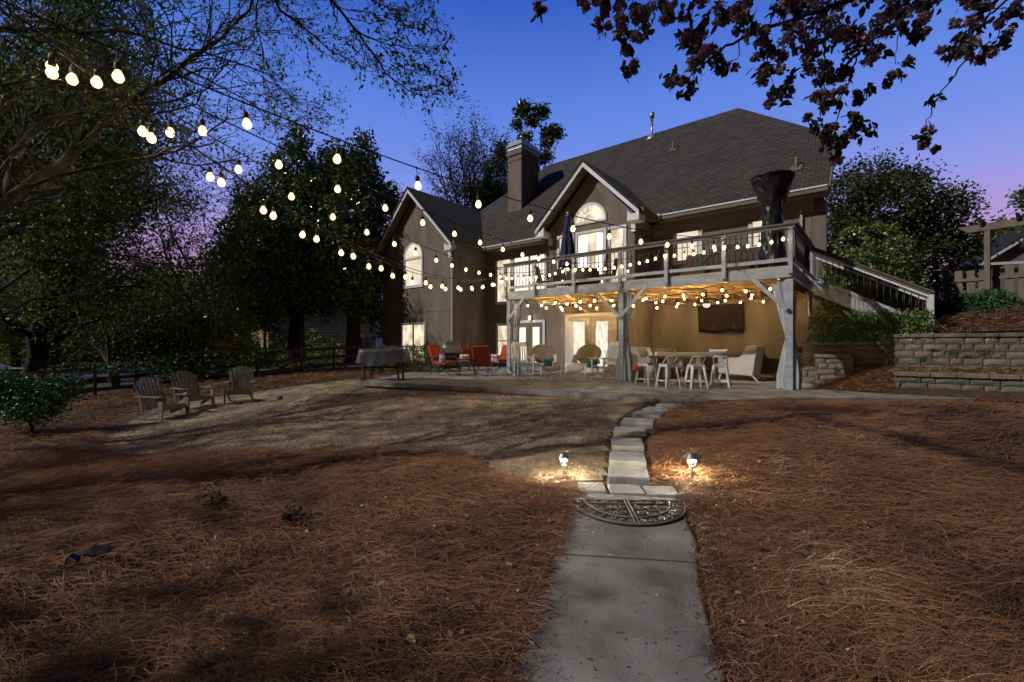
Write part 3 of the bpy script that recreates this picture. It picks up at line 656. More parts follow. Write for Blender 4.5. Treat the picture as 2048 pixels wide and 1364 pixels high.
mb = MB(); mb.b2(DL+.06, -6.9, 15.30, 15.35, 2.50, 2.58); mb.b2(-6.75, DR-.06, 16.85, 16.93, 2.48, 2.58); dk('beam', mb, mat('beam_wood', (.2, .11, .045), .8))
PU = [onv(px, DV).x for px in (1020, 1240, 1583)]; PU[0] = DL+.10; PU[2] = DR-.10
for i, u in enumerate(PU):
    mb = MB(); mb.b2(u-.075, u+.075, DV+.05, DV+.20, -.04, 2.55); dk('post', mb, m_deckw, bevel=.006)
    for s in (-1, 1):
        if (i == 0 and s < 0) or (i == 2 and s > 0): continue
        mb = MB(); mb.beam((u+s*.02, DV+.0, 1.80), (u+s*.78, DV+.0-.0, 2.60), .09, .05, up=(0, 1, 0)); mb.v = [(x, y-.03, z) for x, y, z in mb.v]; dk('brace', mb, m_deckw, bevel=.004)
RP = [onv(px, DV).x for px in (1071, 1149, 1241, 1334, 1449)]; RP = [DL+.05]+RP+[DR-.06]
for u in RP: mb = MB(); mb.b2(u-.046, u+.046, DV-.092, DV-.003, 2.62, 3.665); dk('rail_post', mb, m_deckw, bevel=.004)
mb = MB(); mb.b2(DL-.02, DR+.09, DV-.11, DV+.05, 3.72, 3.765); mb.b2(DL, DR+.03, DV-.08, DV-.04, 3.635, 3.719); dk('top_rail', mb, m_rail, bevel=.004)
mb = MB(); mb.b2(DR-.07, DR+.09, DV+.052, 15.25, 3.72, 3.765); mb.b2(DR-.02, DR+.02, DV+.0, 15.2, 3.635, 3.719); dk('top_rail', mb, m_rail)
mb = MB(); mb.b2(DL, DR, DV-.045, DV-.005, 2.90, 2.985); dk('bottom_rail', mb, m_deckw)
mb = MB(); mb.b2(DR-.02, DR+.02, DV, 15.2, 2.90, 2.98); dk('bottom_rail', mb, m_deckw)
mb = MB(); mb.b2(DR-.05, DR+.045, 15.16, 15.25, 2.6, 3.665); dk('rail_post', mb, m_deckw)
bal = MB(); bal.tube([(0, 0, 0), (0, 0, .66)], .0105, 6); first = None
pos = [(DL+.15+i*.1275, DV-.025) for i in range(int((DR-DL-.2)/.1275))] + [(DR, DV+.2+i*.13) for i in range(22)]
for (u, v) in pos:
    if first is None: bo = part('baluster', bal, m_black, deck); first = bo
    else: bo = first.copy(); COL.objects.link(bo)
    bo.location = (u+5.8, v-12, 2.98)
# stairs
st = thing('stairs', 'white stringer deck stairs with brown handrail and black balusters going down to the bank', 'stairs', (-1.5, 15.2, 1.2))
def sp(name, mb, m, label=None, parent=None, **k):
    mb.v = [(x+1.5, y-15.2, z-1.2) for x, y, z in mb.v]; return part(name, mb, m, parent or st, label, **k)
SL = .575
for v in (15.2, 16.25):
    a = Vector((-1.50, v, 2.66)); b = Vector((.97, v, 2.66-SL*2.47))
    mb = MB(); mb.beam(a, b, .045, .27); sp('stringer', mb, m_deckw)
    mb = MB(); mb.beam((-1.5, v, 3.74), (1.02, v, 3.74-SL*2.52), .14, .045); mb.beam((-1.5, v, 3.68), (.97, v, 3.68-SL*2.47), .04, .07); sp('handrail', mb, m_rail)
    mb = MB(); mb.beam((-1.5, v, 3.60), (.95, v, 3.60-SL*2.45), .045, .04); sp('upper_rail', mb, m_trim)
    mb = MB(); mb.beam((-1.5, v, 2.90), (.95, v, 2.90-SL*2.45), .04, .08); sp('lower_rail', mb, m_deckw)
    for k in range(18):
        u = -1.42+k*.135; mb = MB(); z = -SL*(u+1.5); mb.tube([(u, v, 2.92+z), (u, v, 3.58+z)], .0105, 6); sp('baluster', mb, m_black)
    for u0, zt in [(.97, 2.24)]: mb = MB(); mb.b2(u0-.045, u0+.05, v-.05, v+.05, 1.12, zt); sp('newel_post', mb, m_white, bevel=.004)
for k in range(9):
    u = -1.45+k*.27; z = 2.74-SL*(u+1.5); mb = MB(); mb.b2(u, u+.29, 15.24, 16.21, z-.04, z); sp('tread', mb, m_deckw)
mb = MB(); mb.b2(.95, 1.9, 15.1, 16.3, 1.18, 1.31); sp('landing_slab', mb, m_conc)

# ============================================================ STRING LIGHTS
m_cable = mat('black_cable', (.008, .008, .008), .6)
def bulbmat(name, s, c=(1, .72, .38)):
    m = bpy.data.materials.new(name); m.use_nodes = True; n = m.node_tree; n.nodes.clear(); e = n.nodes.new('ShaderNodeEmission'); e.inputs[0].default_value = (*c, 1)
    lw = n.nodes.new('ShaderNodeLayerWeight'); lw.inputs[0].default_value = .5; mp_ = n.nodes.new('ShaderNodeMapRange'); mp_.inputs[1].default_value = .15; mp_.inputs[2].default_value = .75; mp_.inputs[3].default_value = s*1.8; mp_.inputs[4].default_value = min(1.3, s); mp_.interpolation_type = 'SMOOTHSTEP'
    n.links.new(lw.outputs['Facing'], mp_.inputs[0]); n.links.new(mp_.outputs[0], e.inputs[1])
    o = n.nodes.new('ShaderNodeOutputMaterial'); n.links.new(e.outputs[0], o.inputs[0]); return m
m_byard = bulbmat('bulb_glow_yard', 260); m_brail = bulbmat('bulb_glow_rail', 200); m_bpat = bulbmat('bulb_glow_patio', 1900, (1, .66, .32))
def envelope():
    m = bpy.data.materials.new('bulb_envelope'); m.use_nodes = True; n = m.node_tree; n.nodes.clear(); e = n.nodes.new('ShaderNodeEmission'); e.inputs[0].default_value = (1, .62, .27, 1); e.inputs[1].default_value = 4.2
    tr = n.nodes.new('ShaderNodeBsdfTransparent'); tr.inputs[0].default_value = (1, .97, .9, 1); mx_ = n.nodes.new('ShaderNodeMixShader'); mx_.inputs[0].default_value = .55
    n.links.new(tr.outputs[0], mx_.inputs[1]); n.links.new(e.outputs[0], mx_.inputs[2]); o = n.nodes.new('ShaderNodeOutputMaterial'); n.links.new(mx_.outputs[0], o.inputs[0]); return m
m_env = envelope()
sk = MB(); sk.tube([(0, 0, 0), (0, 0, -.10)], .004, 5); sk.lathe([(.009, .012), (.012, 0), (.009, -.012)], (0, 0, 0), 6); sk.lathe([(.014, -.085), (.023, -.10), (.026, -.135), (.020, -.15)], (0, 0, 0), 8)
bb = MB(); bb.lathe([(.016, -.148), (.026, -.165), (.037, -.19), (.038, -.208), (.025, -.232), (.004, -.242)], (0, 0, 0), 12); NB_ = len(bb.f); bb.sphere((0, 0, -.198), .017, 8, 6, (1, 1, 1.2)); 
mesh_cache = {}
def string(label, pts, n, glow, group, drop=1.0, size=1.15, start=.0, end=1.0, swag=None):
    """cable through pts (3 = parabola control via sag), n bulbs as parts, each with its socket"""
    t = thing('string_light', label, 'string light', pts[0], 0, group); o = Vector(pts[0])
    L = [0]
    for a, b in zip(pts, pts[1:]): L.append(L[-1]+(Vector(b)-Vector(a)).length)
    mb = MB(); mb.tube([Vector(p)-o for p in pts], .0085, 5); part('cable', mb, m_cable, t)
    for k in range(n):
        d = L[-1]*(start+(end-start)*(k+.5)/n)
        i = max(j for j in range(len(L)-1) if L[j] <= d+1e-9); f = (d-L[i])/(L[i+1]-L[i]+1e-9)
        p = Vector(pts[i]).lerp(Vector(pts[i+1]), f)-o
        if 'sk' not in mesh_cache:
            s = part('socket', sk, m_cable, t); mesh_cache['sk'] = s.data
        else: s = bpy.data.objects.new('socket', mesh_cache['sk']); COL.objects.link(s); s.parent = t
        s.location = p; s.rotation_euler = (random.gauss(0, .06), random.gauss(0, .06), 0); s.scale = (size,)*3
        if glow.name not in mesh_cache:
            b = part('bulb', bb, m_env, s); b.data.materials.append(glow); mesh_cache[glow.name] = b.data
            for f in b.data.polygons[NB_:]: f.material_index = 1
        else: b = bpy.data.objects.new('bulb', mesh_cache[glow.name]); COL.objects.link(b); b.parent = s
    return t
def cat(a, b, sag, n=40): return [Vector(a).lerp(Vector(b), i/n)-Vector((0, 0, 4*sag*(i/n)*(1-i/n))) for i in range(n+1)]
A0 = c2w(-4.6, 3.1, 3.84)
GS = 'string lights spanning the yard'
string('topmost cable of warm bulbs, ending on the right part of the deck rail', cat(A0, (RP[5], DV-.1, 3.62), .53), 13, m_byard, GS)
string('second cable of bulbs, ending on the deck rail left of the umbrella', cat(A0+Vector((0, .05, 0)), (RP[2], DV-.1, 3.66), .36), 14, m_byard, GS)
string('third cable of bulbs, crossing the left gable to the deck corner', cat(A0+Vector((.03, 0, .10)), (RP[0], DV-.1, 3.55), .46), 15, m_byard, GS)
string('lowest sagging cable of bulbs dipping in front of the left gable', cat(A0+Vector((0, .04, .36)), (RP[0], DV-.1, 3.45), 1.2), 17, m_byard, GS)
string('sagging cable of bulbs just above the lowest one, rising to the deck corner', cat(A0+Vector((.1, -.05, .28)), (RP[0]+.1, DV-.1, 3.42), 1.1), 16, m_byard, GS)
# swags along the deck rail
pts = []
hooks = [(RP[0], 3.48), (RP[2]-.1, 3.5), (RP[4], 3.55), (RP[5], 3.58), (RP[6], 3.62)]
for (a, za), (b, zb) in zip(hooks, hooks[1:]): pts += cat((a, DV-.12, za), (b, DV-.12, zb), .09*(b-a)/2, 14)[:-1]
pts.append(Vector((hooks[-1][0], DV-.12, hooks[-1][1])))
string('row of bulbs swagged along the outside of the deck rail', pts, 34, m_brail, 'string lights on the deck', size=1.0)
pts = cat((DL+.3, 12.6, 3.45), (-8.2, 14.9, 3.7), .12, 10)+cat((-8.2, 14.9, 3.7), (-6.0, 13.4, 3.55), .1, 8)[1:]
string('short run of bulbs looping above the deck chairs', pts, 9, m_brail, 'string lights on the deck', size=.9)
GU = 'string lights under the deck'
for i, (v, u0, u1, n, lb) in enumerate([(12.55, DL+.3, DR-.3, 15, 'row of bulbs under the deck nearest the front fascia'), (13.7, DL+.2, DR-.25, 13, 'row of bulbs under the deck, second behind the fascia'),
        (14.75, DL+.2, DR-.3, 11, 'row of bulbs under the deck in front of the door bay'), (16.0, -6.6, DR-.3, 7, 'row of bulbs under the deck over the ceiling fan')]):
    pts = []; m_ = 6
    for k in range(m_): a = Vector((u0+(u1-u0)*k/m_, v+.12*math.sin(k*2.1), 2.57)); b = Vector((u0+(u1-u0)*(k+1)/m_, v+.12*math.sin((k+1)*2.1), 2.57)); pts += cat(a, b, .07, 5)[:-1]
    pts.append(b); string(lb, pts, n, m_bpat, GU, size=.85)
# dark clip on cable in the upper left: small solar panel with its sensor
p = at(372, 262, 5.35); t = thing('solar_panel', 'small blue solar panel clipped to a string light cable', 'solar panel', p)
mb = MB(); mb.box((0, 0, 0), (.15, .012, .09), M=Euler((.3, .5, YAW)).to_matrix()); part('panel', mb, mat('solar_blue', (.03, .05, .08), .2), t)
mb = MB(); mb.tube([(-.06, 0, .05), (-.09, 0, .03), (-.10, 0, -.03)], .005, 5); mb.box((-.10, 0, -.05), (.025, .025, .05)); part('sensor', mb, m_cable, t)
p = at(1135, 596, 14.4); q = at(1232, 660, 12.6)
mb = MB(); mb.tube([p+(q-p)*(k/10)-Vector((0, 0, .05*math.sin(k/10*math.pi))) for k in range(11)], .009, 6); tag(part('rope', mb, mat('white_rope', (.5, .42, .3), .8)), 'white rope stretched down from the deck joists to the middle post', 'rope')

# ============================================================ DECK THINGS
m_navy = mat('navy_canvas', (.006, .012, .05), .8, (.012, .02, .08), 6, .2, 30)
t = thing('patio_umbrella', 'closed navy blue patio umbrella standing on the deck', 'umbrella', onv(1135, 14.0)*1); base = t.location; t.location = (base.x, 14.0, DZ)
mb = MB(); mb.tube([(0, 0, 0), (0, 0, 2.95)], .022, 10); part('pole', mb, m_trim, t)
mb = MB()
def umb(a, b):
    z = 1.05+b*1.8; th = a*2*math.pi; r = (.30-.04*b) if b < .12 else .27*(1-b)**.75+.04
    r *= 1+.16*math.sin(8*th)*(1-b*.6); zz = z-(.10*abs(math.sin(4*th)) if b == 0 else 0); return Vector((r*math.cos(th), r*math.sin(th), zz))
mb.grid(umb, 48, 16, close_u=True); part('canopy', mb, m_navy, t)
mb = MB(); mb.lathe([(.05, 2.83), (.03, 2.9), (.035, 2.95), (.005, 3.0)], (0, 0, 0), 10); part('finial', mb, m_trim, t)
mb = MB(); mb.lathe([(.25, 0), (.25, .05), (.05, .09), (.04, .3)], (0, 0, 0), 18); part('base', mb, m_black, t)
# tall covered heater
m_vinyl = mat('black_vinyl', (.006, .006, .007), .38, (.010, .010, .012), 4, .9, 5, detail=8, stretch=(1, 1, 1.3), spec=.4)
c = onv(1545, 13.4); t = thing('patio_heater', 'patio heater under a wrinkled black vinyl cover with flared top on the deck', 'patio heater', (c.x, 13.4, DZ))
mb = MB()
def heat(a, b):
    th = a*2*math.pi; z = b*2.52
    prof = [(0, .34), (.1, .33), (.35, .27), (.5, .24), (.68, .25), (.72, .27), (.97, .49), (1.0, .50)]
    r = np.interp(b, [x for x, _ in prof], [y for _, y in prof])
    r *= 1+.018*math.sin(5*th+9*b)+.030*math.sin(8*th-19*b+2)*(.4+.6*math.sin(11*b)**2)+.022*math.sin(11*th+57*b)*math.sin(3*th+5*b)+.032*math.sin(4*th+43*b+2*math.sin(3*th))*(1-b*.4)
    return Vector((r*math.cos(th), r*math.sin(th), z))
mb.grid(heat, 110, 80, close_u=True); mb.lathe([(.515, 2.49), (.515, 2.53), (.35, 2.56), (.01, 2.58)], (0, 0, 0), 30); part('cover', mb, m_vinyl, t)
mb = MB(); mb.tube([(.245*math.cos(k/24*6.283), .245*math.sin(k/24*6.283), 1.82+.015*math.sin(k)) for k in range(25)], .010, 5, cap=False); part('drawstring', mb, m_black, t)
# mesh backed deck chairs
m_mesh = mat('dark_mesh', (.012, .012, .012), .5, (.07, .065, .06), 40, 0, ramp=(.55, .62), detail=1)
def deck_chair(px, v, rz, lb):
    c = onv(px, v); t = thing('deck_chair', lb, 'chair', (c.x, v, DZ), rz, 'mesh chairs on the deck')
    mb = MB(); out_ = [(-.27, 0), (-.27, .32)]+[(-.27*math.cos(a), .32+.20*math.sin(a)) for a in np.linspace(0, math.pi, 11)]+[(.27, 0)]
    mb.prism(out_, (0, .24, .43), (1, 0, 0), (0, .18, 1), (0, .02, 0)); part('backrest', mb, m_mesh, t)
    mb = MB(); mb.tube([(a, .25+.18*(b), .43+b) for a, b in out_], .014, 6); part('frame', mb, m_black, t)
    mb = MB(); mb.box((0, 0, .42), (.52, .5, .03)); part('seat', mb, m_mesh, t)
    for sx in (-1, 1):
        mb = MB(); mb.tube([(sx*.27, -.24, 0), (sx*.27, -.22, .62), (sx*.27, .25, .64)], .013, 6); part('armrest', mb, m_black, t)
        mb = MB(); mb.tube([(sx*.26, .3, 0), (sx*.26, .25, .45)], .013, 6); part('leg', mb, m_black, t)
    return t
deck_chair(1090, 13.3, 2.6, 'leftmost black mesh chair on the deck, behind the rail'); deck_chair(1128, 14.3, 3.1, 'black mesh chair on the deck under the closed umbrella'); deck_chair(1212, 13.3, -1.3, 'rightmost black mesh chair on the deck, in front of the bay window')
c = onv(1165, 13.4); t = thing('deck_table', 'low dark covered table between the deck chairs', 'table', (c.x, 13.4, DZ))
mb = MB(); mb.grid(lambda a, b: Vector(((.62-.03*b+.02*math.sin(a*60)*(1-b))*math.cos(a*6.283)*1.0, (.42-.03*b)*math.sin(a*6.283), .25+.45*b+.05*math.sin(a*12.5)*b)), 60, 6, close_u=True); mb.lathe([(.59, .0), (.3, .06), (.01, .07)], (0, 0, .70), 30, 1, .68); part('cover', mb, mat('brown_cover', (.03, .02, .014), .8, (.05, .033, .022), 3), t)
for sx in (-1, 1): mb = MB(); mb.box((sx*.4, 0, .14), (.05, .5, .28)); part('leg', mb, m_black, t)
m_brown = mat('brown_canvas', (.05, .026, .018), .85, (.075, .04, .028), 3, .5, 12)
c0 = onv(1368, 14.2); c1 = onv(1522, 14.2)
t = thing('covered_sofa', 'long sofa hidden under a dark brown fitted cover at the back of the deck', 'sofa', ((c0.x+c1.x)/2, 14.3, DZ)); L_ = c1.x-c0.x
mb = MB(); mb.prism([(-.4, 0), (.4, 0), (.4, .95), (.1, .98), (-.05, .62), (-.4, .58)], (-L_/2, 0, 0), (0, 1, 0), (0, 0, 1), (L_, 0, 0)); part('cover', mb, m_brown, t, bevel=.04)
mb = MB(); mb.b2(-L_/2+.02, L_/2-.02, -.415, -.40, .1, .13); part('strap', mb, m_black, t)
c0 = onv(1395, 12.9).x; c1 = onv(1520, 12.9).x; W_ = (c1-c0)/2
t = thing('garden_bench', 'black arched bench back with lattice panel behind the deck rail', 'bench', ((c0+c1)/2, 12.9, DZ))
mb = MB(); n = 20
arc = [(W_*math.cos(math.pi*i/n), .32+.52*math.sin(math.pi*i/n)) for i in range(n+1)]; arci = [(W_*.84*math.cos(math.pi*i/n), .28+.40*math.sin(math.pi*i/n)) for i in range(n+1)]
vs = [(x, y, z) for (x, z) in arc for y in (-.03, .03)]+[(x, y, z) for (x, z) in arci for y in (-.03, .03)]; o = 2*(n+1)
fs = []
for i in range(n): a = 2*i; fs += [(a, a+2, o+a+2, o+a), (a+1, o+a+1, o+a+3, a+3), (a, a+1, a+3, a+2), (o+a, o+a+2, o+a+3, o+a+1)]
mb.add(vs, fs); part('arch', mb, m_black, t)
mb = MB()
for k in range(-9, 10):
    x = k*.075; h = .62*max(0, 1-(x/(W_*.85))**2)**.5
    if h > .1: mb.beam((x, 0, .1), (x+.05, 0, .1+h), .012, .012); mb.beam((x, .012, .1), (x-.05, .012, .1+h), .012, .012)
part('lattice', mb, mat('lattice_brown', (.06, .05, .04), .7), t)
mb = MB(); mb.box((0, .28, .38), (W_*1.5, .5, .06)); part('seat', mb, m_black, t)
for sx in (-1, 1): mb = MB(); mb.box((sx*W_*.72, .2, .19), (.06, .45, .38)); part('leg', mb, m_black, t)

# ============================================================ UNDER THE DECK
m_sheer = mat('sheer_curtain', (.27, .295, .33), .85, (.40, .425, .46), 2, .2, 30, stretch=(3, 3, .6))
def curtain(u, lb, tie=1.15, top=2.50, wt=.30, wb=.34, v=DV+.0, lean=0.0, bot=-.02, tx=.0):
    t = thing('curtain', lb, 'curtain', (u, v, 0), 0, 'outdoor curtains tied back to the deck posts')
    mb = MB()
    def f(a, b):
        z = bot+(top-bot)*b; k = (z-tie)
        w_ = .09+(wt-.09)*min(1, max(0, k)/1.25)**.8 if k > 0 else .09+(wb-.09)*min(1, -k/.85)**.7
        th = a*2*math.pi; fold = 1+.17*math.sin(9*th+.6*math.sin(z*3))*min(1, .3+abs(k))
        cx = lean*max(0, k)+tx*(1-min(1, abs(k)/1.2))
        return Vector((cx+w_*fold*math.cos(th), .12+.62*w_*fold*math.sin(th), z + (.03*math.sin(5*th) if b == 0 else 0)))
    mb.grid(f, 72, 34, close_u=True); part('fabric', mb, m_sheer, t)
    mb = MB(); mb.tube([(tx+.105*math.cos(k/16*6.283), .12+.075*math.sin(k/16*6.283), tie+.01*math.sin(k)) for k in range(17)], .012, 6, cap=False); mb.tube([(tx-.1, .05, tie), (tx-.16, -.02, tie+.01), (tx-.24, -.02, tie-.03)], .007, 5); part('tieback', mb, m_black, t)
    return t
curtain(PU[0]+.20, 'grey outdoor curtain tied to the left deck post', wt=.12, wb=.17, lean=.08, v=DV+.1)
curtain(PU[1]+.04, 'grey outdoor curtain tied to the middle deck post', wt=.12, wb=.24, lean=.10, v=DV+.1)
curtain(PU[2]-.04, 'grey outdoor curtain tied to the right deck post', wt=.20, wb=.22, lean=-.08, v=DV+.1, tx=.04)
t = thing('curtain', 'pale curtain swept sideways at the far right end of the deck', 'curtain', (DR-.05, 15.3, 0), 0, 'outdoor curtains tied back to the deck posts')
mb = MB()
def swp(a, b):
    y = .9*(1-b)**1.6; return Vector((.16*(1-b)*0+.03*math.sin(a*20), -1.7*(1-b)**1.2*0 + (a-.5)*(.55*b+.08)+ .9*(1-b)**1.7, 2.5-1.45*(1-b)))
mb.grid(swp, 40, 24); part('fabric', mb, m_sheer, t, solid=.01)
mb = MB(); mb.box((0, .95, 1.05), (.05, .2, .04)); part('tieback', mb, m_black, t)
# fan
p = at(1413, 594, 13.0); t = thing('ceiling_fan', 'brown ceiling fan with a white bowl light under the deck', 'ceiling fan', (p.x, p.y, 2.12))
m_bronze = mat('bronze', (.06, .04, .025), .4, metal=.5)
mb = MB(); mb.tube([(0, 0, .22), (0, 0, .46)], .015, 8); mb.lathe([(.05, .06), (.10, .10), (.11, .17), (.08, .21), (.04, .24)], (0, 0, 0), 18); part('motor', mb, m_bronze, t)
for k in range(5):
    a = k*1.2566+.3; mb = MB(); mb.beam((.12*math.cos(a), .12*math.sin(a), .13), (.58*math.cos(a), .58*math.sin(a), .12), .05, .008, w2=.12); part('blade', mb, m_bronze, t)
mb = MB(); mb.lathe([(.10, .05), (.10, .03), (.085, -.02), (.04, -.05), (.005, -.055)], (0, 0, 0), 18); part('light_bowl', mb, mat('bowl_glass', (.7, .68, .6), .3, emit=(1, .9, .72), estr=.8), t)
# covered television
m_blk = mat('dark_weave', (.007, .004, .003), .95, (.022, .011, .009), 60, .8, 90)
a = onv(1396, 16.9, 614); b = onv(1489, 16.9, 607)
t = thing('tv_cover', 'dark brown cloth cover hung over a television on the patio wall', 'tv cover', (a.x, 16.88, 1.2)); W_ = b.x-a.x; H_ = 1.0
mb = MB(); z0 = onv(1440, 16.9, 665).z-1.2; z1 = onv(1440, 16.9, 609).z-1.2
mb.grid(lambda s, r: Vector((W_*s*(1-.0*r)-.06*(1-r)*(-1 if s == 0 else 0), -.05-.03*math.sin(s*14)*(1-r), z0+(z1-z0)*r+.035*math.sin(s*9+1)*(1-r))), 30, 8); part('cloth', mb, m_blk, t, solid=.03)
mb = MB(); mb.b2(.05, W_-.05, -.03, .08, z0+.1, z1-.05); part('television', mb, m_black, t)
# lantern on the wall by the french door
p = onv(1061, 16.95, 636); t = thing('wall_lantern', 'lit brown wall lantern above the left french door', 'wall lamp', (p.x, 16.98, p.z))
mb = MB(); mb.box((0, -.03, -.02), (.10, .05, .22)); mb.lathe([(.06, .10), (.02, .15), (.005, .18)], (0, -.1, 0), 8); mb.box((0, -.1, -.10), (.11, .11, .02)); part('bracket', mb, m_bronze, t)
mb = MB(); mb.lathe([(.035, -.08), (.045, 0), (.035, .08)], (0, -.1, 0), 10); part('bulb', mb, bulbmat('lantern_glow', 26, (1, .8, .5)), t)
# floodlight under the eave right of the bay
p = onv(1273, 15.37, 433); t = thing('floodlight', 'small dark twin floodlight on the wall at the right of the centre gable', 'floodlight', (-6.78, 16.2, 5.02))
mb = MB(); mb.lathe([(.05, 0), (.05, .03)], (0.02, 0, 0), 10, M=Matrix.Rotation(R(90), 3, 'Y')); part('base', mb, m_taupe, t)
for s in (-1, 1): mb = MB(); mb.lathe([(.02, 0), (.05, -.08), (.055, -.12)], (.08, s*.07, 0), 10, M=Matrix.Rotation(R(-40), 3, 'Y')); part('lamp_head', mb, m_taupe, t)

# rug
p = [onz(1055, 753, -.03), onz(1120, 764, -.03), onz(1228, 768, -.03), onz(1190, 752, -.03)]
m_rug = mat('blue_rug', (.05, .07, .12), .95, (.30, .31, .34), 9, 0, detail=2, ramp=(.48, .52))
mb = MB(); mb.b2(-1.5, 1.5, -.95, .95, 0, .012); o = part('rug', mb, m_rug); o.location = (onz(1150, 758, -.03).x, onz(1150, 758, -.03).y, -.029); o.rotation_euler = (0, 0, R(14)); tag(o, 'blue and white patterned outdoor rug under the lounge chairs', 'rug')

m_wht = mat('white_furniture', (.56, .56, .55), .5, (.66, .65, .63), 6, .1, 60)
def rocker(px, py, rz, lb):
    c = onz(px, py, -.03); t = thing('rocking_chair', lb, 'rocking chair', (c.x, c.y, -.03), rz, 'white rocking chairs on the patio')
    for s in (-1, 1):
        mb = MB(); n = 12; mb.tube([(s*.27, -.42+.9*k/n, .03+.10*((k/n-.45)*1.6)**2) for k in range(n+1)], .022, 6); part('rocker', mb, m_wht, t)
        mb = MB(); mb.tube([(s*.27, -.25, .05), (s*.28, -.25, .62)], .022, 8); part('leg', mb, m_wht, t)
        mb = MB(); mb.tube([(s*.27, .22, .05), (s*.26, .24, .45), (s*.25, .42, 1.08)], .020, 8); part('leg', mb, m_wht, t)
        mb = MB(); mb.beam((s*.29, -.34, .635), (s*.27, .30, .62), .10, .025); part('armrest', mb, m_wht, t, bevel=.006)
        for z in (.2, .3): mb = MB(); mb.tube([(s*.27, -.25, z), (s*.27, .22, z)], .011, 6); part('stretcher', mb, m_wht, t)
    mb = MB()
    for k in range(8): mb.beam((-.25, -.24+.065*k, .40-.012*k), (.25, -.24+.065*k, .40-.012*k), .045, .018)
    part('seat', mb, m_wht, t)
    mb = MB(); mb.beam((-.25, .41, 1.06), (.25, .41, 1.06), .03, .14, up=(0, .25, 1)); part('top_rail', mb, m_wht, t, bevel=.01)
    mb = MB(); mb.beam((-.25, .27, .48), (.25, .27, .48), .03, .08, up=(0, .25, 1)); part('lower_rail', mb, m_wht, t)
    for k in range(6): x = -.19+.076*k; mb = MB(); mb.beam((x, .28, .5), (x, .40, 1.02), .045, .015, up=(0, 1, 0)); part('slat', mb, m_wht, t)
    for z in (.22,): mb = MB(); mb.tube([(-.27, -.25, z), (.27, -.25, z)], .012, 6); part('stretcher', mb, m_wht, t)
    return t
rocker(1043, 752, YAW+R(12), 'white rocking chair beside the left deck post'); rocker(1208, 758, YAW-R(62), 'white rocking chair beside the middle deck post')
def pillow(px, py, Y, m, lb, sz=(.42, .14, .34), rot=(.25, 0, 0), rz=0, cat_='pillow', z=None):
    p = at(px, py, Y) if z is None else Vector((*c2w((px-1024)/F*Y, Y)[:2], z)); mb = MB(); Mx = Euler((rot[0], rot[1], YAW+rz+rot[2])).to_matrix(); n = 12; vs = []
    for s in (-1, 1):
        for j in range(n+1):
            for i in range(n+1):
                a, b = i/n*2-1, j/n*2-1; h = (1-a**4)*(1-b**4); e = 1-.07*(1-a*a)*0; k1 = 1-.10*(1-b*b) ; k2 = 1-.10*(1-a*a)
                vs.append(Mx@Vector((a*sz[0]/2*k1, s*sz[1]/2*max(.0, h)**.6, b*sz[2]/2*k2)))
    fs = [(s*(n+1)**2+j*(n+1)+i, s*(n+1)**2+j*(n+1)+i+1, s*(n+1)**2+(j+1)*(n+1)+i+1, s*(n+1)**2+(j+1)*(n+1)+i) for s in (0, 1) for j in range(n) for i in range(n)]
    mb.add(vs, fs, True); o = part('pillow', mb, m); o.location = p; return tag(o, lb, cat_)
m_teal = mat('teal_fabric', (.0, .09, .10), .8, (.0, .14, .15), 25); m_flor = mat('floral_print', (.62, .6, .6), .85, (.45, .06, .03), 16, detail=1, ramp=(.54, .58)); m_wic = mat('white_wicker', (.36, .35, .32), .75, (.48, .46, .42), 50, .6, 90)
m_tan = mat('taupe_canvas', (.10, .085, .068), .85, (.15, .13, .105), 4, .2, 30)
def lounge(px, py, rz, lb, tilt):
    c = onz(px, py, -.03); t = thing('lounge_chair', lb, 'lounge chair', (c.x, c.y, -.03), rz, 'white wicker lounge chairs')
    mb = MB(); n = 26; mb.grid(lambda a, b: Vector((.47*b*math.cos(a*6.283), .62+.28*b*math.sin(a*6.283)*.9+.06*(1-b*b), .70+.34*b*math.sin(a*6.283))), n, 7, close_u=True); part('backrest', mb, m_tan, t, solid=.05)
    for s in (-1, 1):
        mb = MB(); mb.grid(lambda a, b: Vector((s*(.40+.05*math.sin(b*3.1)), .02+.55*a, .36+.34*b*(math.sin(a*3.14)**.5 if 0 < a < 1 else 0)+.0)), 14, 8); part('arm_panel', mb, m_wic, t, solid=.05)
    mb = MB(); mb.grid(lambda a, b: Vector(((a-.5)*.68, -.75+1.25*b, .40-.05*math.sin(b*3.1))), 6, 14); part('seat', mb, m_wic, t, solid=.045)
    mb = MB(); mb.grid(lambda a, b: Vector(((a-.5)*.62, -.77-.03*math.sin(b*3), .38-.26*b*(.65+.35*math.sin(a*3.14)))), 12, 8); part('skirt', mb, m_wic, t, solid=.02)
    for x, y in [(-.34, -.76), (.34, -.76), (-.36, .48), (.36, .48)]: mb = MB(); mb.tube([(x, y, .40), (x, y-.01, .04), (x, y-.015, 0)], [.018, .016, .02], 8); part('leg', mb, m_wht, t)
    mb = MB(); mb.tube([(-.36, -.76, .39), (-.36, .5, .37)], .014, 6); mb.tube([(.36, -.76, .39), (.36, .5, .37)], .014, 6); mb.tube([(-.36, -.77, .40), (.36, -.77, .40)], .014, 6); part('frame', mb, m_wht, t)
    return t
lounge(1092, 748, YAW+R(8), 'white wicker lounge chair with a round brown back, beside the left rocker', 0); lounge(1166, 749, YAW-R(28), 'white wicker lounge chair with a round olive back in front of the french doors', 0)
pillow(1098, 725, 14.6, m_teal, 'teal pillow on the left lounge chair', (.34, .16, .27)); pillow(1109, 728, 14.45, m_flor, 'small floral pillow beside the teal one', (.16, .1, .18))
